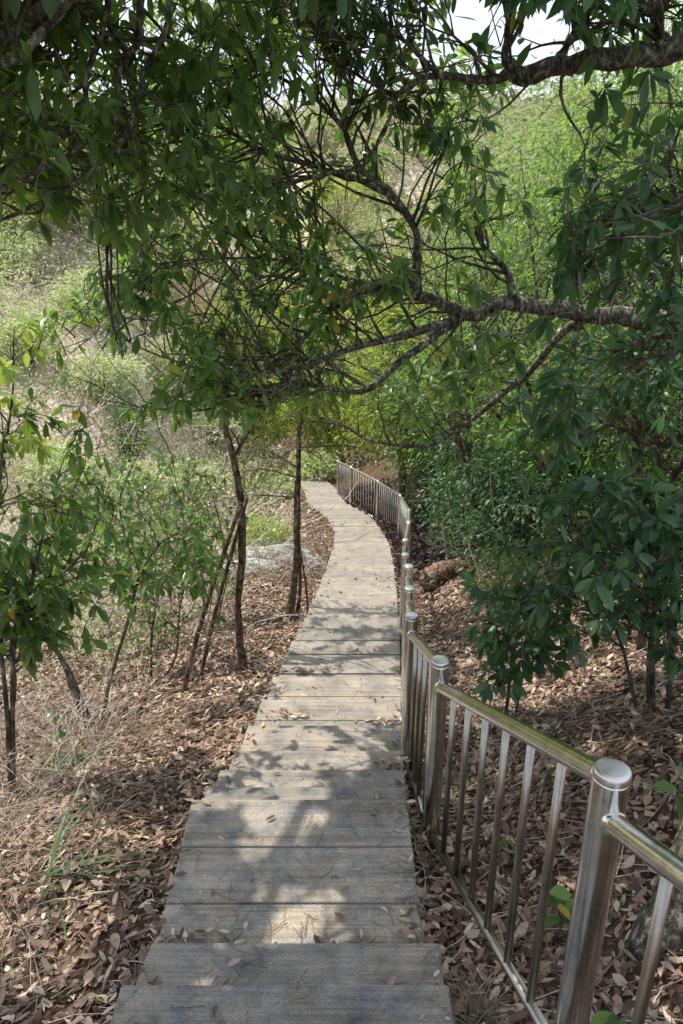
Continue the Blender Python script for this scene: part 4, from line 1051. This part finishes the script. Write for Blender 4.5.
# heaps in the corners of the third tread and beside the railing foot
for cx, cy, s, q in ((-.45, 1.95, .09, 16), (.30, 1.93, .05, 10), (.36, 2.1, .05, 25), (-.2, 1.93, .2, 6), (.33, 2.6, .04, 14), (.3, 3.0, .06, 20), (.33, 3.4, .08, 25), (-.55, 3.0, .08, 25), (-.4, 4.2, .1, 30), (-.35, 5.2, .12, 40), (.3, 4.1, .12, 30)):
    x = rng.normal(cx, s, q); yy = np.abs(rng.normal(0, .04, q)) + cy
    zz = np.where((x > np.interp(yy, EY, EL)) & (x < np.interp(yy, EY, ER)), step_z(yy), gz(x, yy) + .02) + rng.uniform(.006, .03, q)
    L = rng.uniform(.025, .065, q)
    leaves(gL, np.stack([x, yy, zz], -1), rdir(q) * [1, 1, .12], norm(np.array([0, 0, 1.]) + rng.normal(0, .22, (q, 3))), L, L * .40, rng.uniform(-.2, .2, q), .35, 'mid')
tag(gL.build('fallen_leaves', M['litter']), 'fallen brown leaves lying on the wooden steps', 'fallen leaves', kind='stuff')
g = Geo()
P = on_steps(1500, 1.4, 9, 0, .25); m = len(P)
d = norm(rdir(m) * [1, 1, 0] + 1e-6); L = rng.uniform(.015, .11, m)
T = wander(P, d, L, 5, .2, 0); T[:, :, 2] = P[:, None, 2] + .002
tubes(g, T, np.full(T.shape[:2], .0011) * rng.uniform(.7, 1.6, (m, 1)), 3, rng.random(m) * .8)
tag(g.build('pine_needles', M['straw']), 'thin dry needles and twigs strewn over the wooden steps', 'needles', kind='stuff')

# dry grass on the left bank and along the railing
g = Geo()
def blades(g, P, L, lean, r=(.0012, .0028), out=None):
    n = len(P); d = norm(rng.normal(0, lean, (n, 3)) * [1, 1, .2] + [0, 0, .8] + (0 if out is None else np.asarray(out)))
    Q = wander(P, d, rng.uniform(*L, n), 6, .1, -.28)
    Q[:, :, 2] = np.maximum(Q[:, :, 2], gz(Q[:, :, 0], Q[:, :, 1]) + .012)
    tubes(g, Q, rng.uniform(*r, n)[:, None] * np.linspace(1, .3, 6)[None], 3, rng.random(n), cap=False)
cl = scatter(150, -2.8, -.95, 1.6, 4.6, dens=lambda x, y: np.clip(-x - .75, 0, 1))
P = np.repeat(cl, 14, 0) + rng.normal(0, .04, (len(cl) * 14, 3)) * [1, 1, 0]; P[:, 2] = gz(P[:, 0], P[:, 1])
blades(g, P, (.15, .55), .9, out=(.3, -.3, 0))
cl = scatter(70, .4, 1.9, 1.2, 4.0); P = np.repeat(cl, 10, 0) + rng.normal(0, .04, (len(cl) * 10, 3)) * [1, 1, 0]; P[:, 2] = gz(P[:, 0], P[:, 1])
blades(g, P, (.1, .35), 1.1)
tag(g.build('dry_grass', M['straw']), 'matted dry grass lying over the leaf litter beside the steps', 'dry grass', kind='stuff')

g = Geo()
c = np.array([.42, 1.62]); n = 230
P = np.stack([rng.normal(c[0], .035, n), rng.normal(c[1], .05, n), np.zeros(n)], -1); P[:, 2] = gz(P[:, 0], P[:, 1])
blades(g, P, (.10, .26), 1.0, (.0008, .0018), (-.1, .1, -.1))
tag(g.build('straw_tuft', M['straw']), 'tuft of dead straw between the lowest visible step and the railing foot', 'grass tuft')

def grass_tuft(px, fwd, n, L, label, out=(0, 0, 0)):
    b = ground_at(px, fwd); g = Geo()
    P = b + rng.normal(0, .03, (n, 3)) * [1, 1, 0]
    d = norm(rng.normal(0, .55, (n, 3)) * [1, 1, .2] + [0, 0, .8] + np.asarray(out))
    Q = wander(P, d, rng.uniform(*L, n), 9, .05, -.17)
    Q[:, :, 2] = np.maximum(Q[:, :, 2], gz(Q[:, :, 0], Q[:, :, 1]) + .03)
    K = 9; w = rng.uniform(.004, .008, n)[:, None] * np.array([.6, .9, 1, 1, .9, .75, .55, .35, .05])
    T = norm(np.gradient(Q, axis=1)); S = norm(np.cross(T, [0, 0, 1.]))
    V = np.stack([Q - S * w[..., None], Q + S * w[..., None]], 2)
    i = np.arange(n)[:, None] * K * 2; k = np.arange(K - 1)[None] * 2
    F = np.stack([i + k, i + k + 1, i + k + 3, i + k + 2], -1).reshape(-1, 4)
    g.add(V, [F], np.repeat(rng.random(n), K * 2))
    tag(g.build('grass_tuft', M['grass']), label, 'grass tuft')
grass_tuft(45, 2.5, 20, (.35, .8), 'arching green grass tuft on the leaf litter left of the steps', (1.1, .25, -.25))
grass_tuft(70, 3.9, 60, (.10, .28), 'low mossy green grass clump under the left saplings')

# seedlings by the railing
def seedling(px, fwd, h, n, label, size=(.07, .11), leafm='leaf_mid'):
    b = ground_at(px, fwd); t = thing('seedling', label, 'seedling', b)
    P = W_([[*b, .004], [*(b + [rng.normal(0, .02), rng.normal(0, .02), h * .6]), .003], [*(b + [rng.normal(0, .03), rng.normal(0, .03), h]), .002]], 4)
    g = Geo(); tubes(g, P[None, :, :3], P[None, :, 3], 5); g.build('stem', M['twig'], t)
    g = Geo(); k = rng.integers(3, len(P), n); d = norm(rdir(n) * [1, 1, .3] + [0, 0, .15]); L = rng.uniform(*size, n)
    leaves(g, P[k, :3], d, norm(np.array([0, -.3, 1.]) + rng.normal(0, .25, (n, 3))), L, L * .55, .35, .25, 'hi')
    g.build('crown', M[leafm], t)
seedling(553, 1.95, .22, 8, 'green seedling with broad leaves between the balusters and the thick near post')
seedling(604, 1.55, .14, 5, 'tiny broad leaved seedling right of the thick near post', (.05, .08))
seedling(672, 2.3, .30, 8, 'bright leafy seedling beside the leaning trunk at the right edge', (.08, .13))
seedling(505, 2.4, .14, 5, 'small seedling seen between the balusters near the middle of the railing', (.05, .08))
seedling(63, 4.3, .3, 12, 'bright green seedling at the foot of the left saplings', (.06, .1))

# ------------------------------------------------------------------ logs, rock
def log(name, label, a, b, r0, r1, mat, knobs=(), cat='log'):
    n = 14; t = np.linspace(0, 1, n)[:, None]
    P = a * (1 - t) + b * t + rng.normal(0, .004, (n, 3)) + np.array([0, 0, .04]) * np.sin(t * 5)
    R = (r0 * (1 - t[:, 0]) + r1 * t[:, 0]) * (1 + .03 * np.sin(np.arange(n) * .9) + .015 * rng.normal(0, 1, n))
    R[0] *= .9; R[-1] *= .9
    g = Geo(); tubes(g, P[None], R[None], 14)
    for k in knobs:
        tubes(g, spline(np.array(k)[:, :3], 4)[None], spline(np.array(k), 4)[None, :, 3], 10)
    o = g.build(name, M[mat]); tag(o, label, cat); return o
a = ground_at(421, 8.5) + [0, 0, .16]; b = ground_at(462, 8.9) + [0, 0, .17]
log('fallen_log', 'weathered reddish log with a broken stub lying on the slope right of the railing', a, b, .145, .115, 'wood_red',
    [[[*(a * .85 + b * .15), .085], [*(a + [-.03, .02, .10]), .062], [*(a + [-.09, .04, .17]), .05], [*(a + [-.10, .04, .18]), .03]]])
a = ground_at(322, 13.2) + [-.15, 0, .12]; b = ground_at(333, 10.9) + [-.08, 0, .1]
log('fallen_log', 'thin grey log lying along the left edge of the far path', a, b, .07, .08, 'bark_brown')
def rock(name, label, c, s, seed):
    me = bpy.data.meshes.new(name)
    import bmesh
    bm = bmesh.new(); bmesh.ops.create_icosphere(bm, subdivisions=4, radius=1)
    for v in bm.verts:
        n1 = mnoise.noise(v.co * 1.3 + Vector((seed, 0, 0))); n2 = mnoise.noise(v.co * 4 + Vector((0, seed, 0)))
        v.co *= 1 + .35 * n1 + .08 * n2
        v.co.x *= s[0]; v.co.y *= s[1]; v.co.z *= s[2]
    bm.to_mesh(me); bm.free()
    me.materials.append(M['rock'])
    o = bpy.data.objects.new(name, me); C.objects.link(o); o.location = tuple(c); tag(o, label, 'rock')
M['rock'] = barkmat('pale rock', (.16, .18, .18), (.40, .44, .44), (.66, .71, .70), 12)
rock('rock', 'larger pale grey rock under dry stems on the bank left of the path', ground_at(276, 10.2) + [0, 0, .03], (.62, .26, .17), 3)
rock('rock', 'smaller pale rock lower on the bank, left of the larger one', ground_at(250, 9.6) + [0, 0, .05], (.40, .2, .12), 8)

# ------------------------------------------------------------------ camera, light, world
cam = bpy.data.cameras.new('camera'); co = bpy.data.objects.new('camera', cam); C.objects.link(co)
co.location = (0, 0, CAMZ); co.rotation_euler = (math.pi / 2 - PITCH, 0, 0)
cam.sensor_fit = 'VERTICAL'; cam.sensor_height = 36; cam.lens = 36 * FPX / 1024
cam.clip_start = .05; cam.clip_end = 1000
sc = bpy.context.scene; sc.camera = co

sun = bpy.data.lights.new('sun', 'SUN'); sun.energy = 5.0; sun.angle = math.radians(.53); sun.color = (1, .90, .77)
so = bpy.data.objects.new('sun', sun); C.objects.link(so)
so.location = (0, 0, 30); so.rotation_euler = Vector((-sd[0], -sd[1], -sd[2])).to_track_quat('-Z', 'Y').to_euler()
w = bpy.data.worlds.new('World'); sc.world = w; w.use_nodes = True
nt = w.node_tree; bg = nt.nodes['Background']
sky = nt.nodes.new('ShaderNodeTexSky'); sky.sky_type = 'NISHITA'; sky.sun_disc = False
sky.sun_elevation = EL_; sky.sun_rotation = AZ; sky.air_density = 1.; sky.dust_density = 2.; sky.ozone_density = 1.
tc = nt.nodes.new('ShaderNodeTexCoord')
hz = noise_tex(nt, 1.6, 5, tc.outputs['Generated'], .6)
hf = ramp(nt, hz, [(.3, (.45, .45, .45)), (.65, (.9, .9, .9))])          # white veil added over the sky for more ambient light
nt.links.new(mixc(nt, sky.outputs[0], (8.0, 8.6, 9.6), hf), bg.inputs[0]); bg.inputs[1].default_value = .15
sc.view_settings.view_transform = 'Standard'; sc.view_settings.look = 'None'; sc.view_settings.exposure = 0
cy = sc.cycles
cy.max_bounces = 7; cy.diffuse_bounces = 4; cy.glossy_bounces = 3; cy.transmission_bounces = 4; cy.transparent_max_bounces = 4
cy.use_denoising = True; cy.sample_clamp_indirect = 6
try: cy.denoiser = 'OPENIMAGEDENOISE'
except Exception: pass
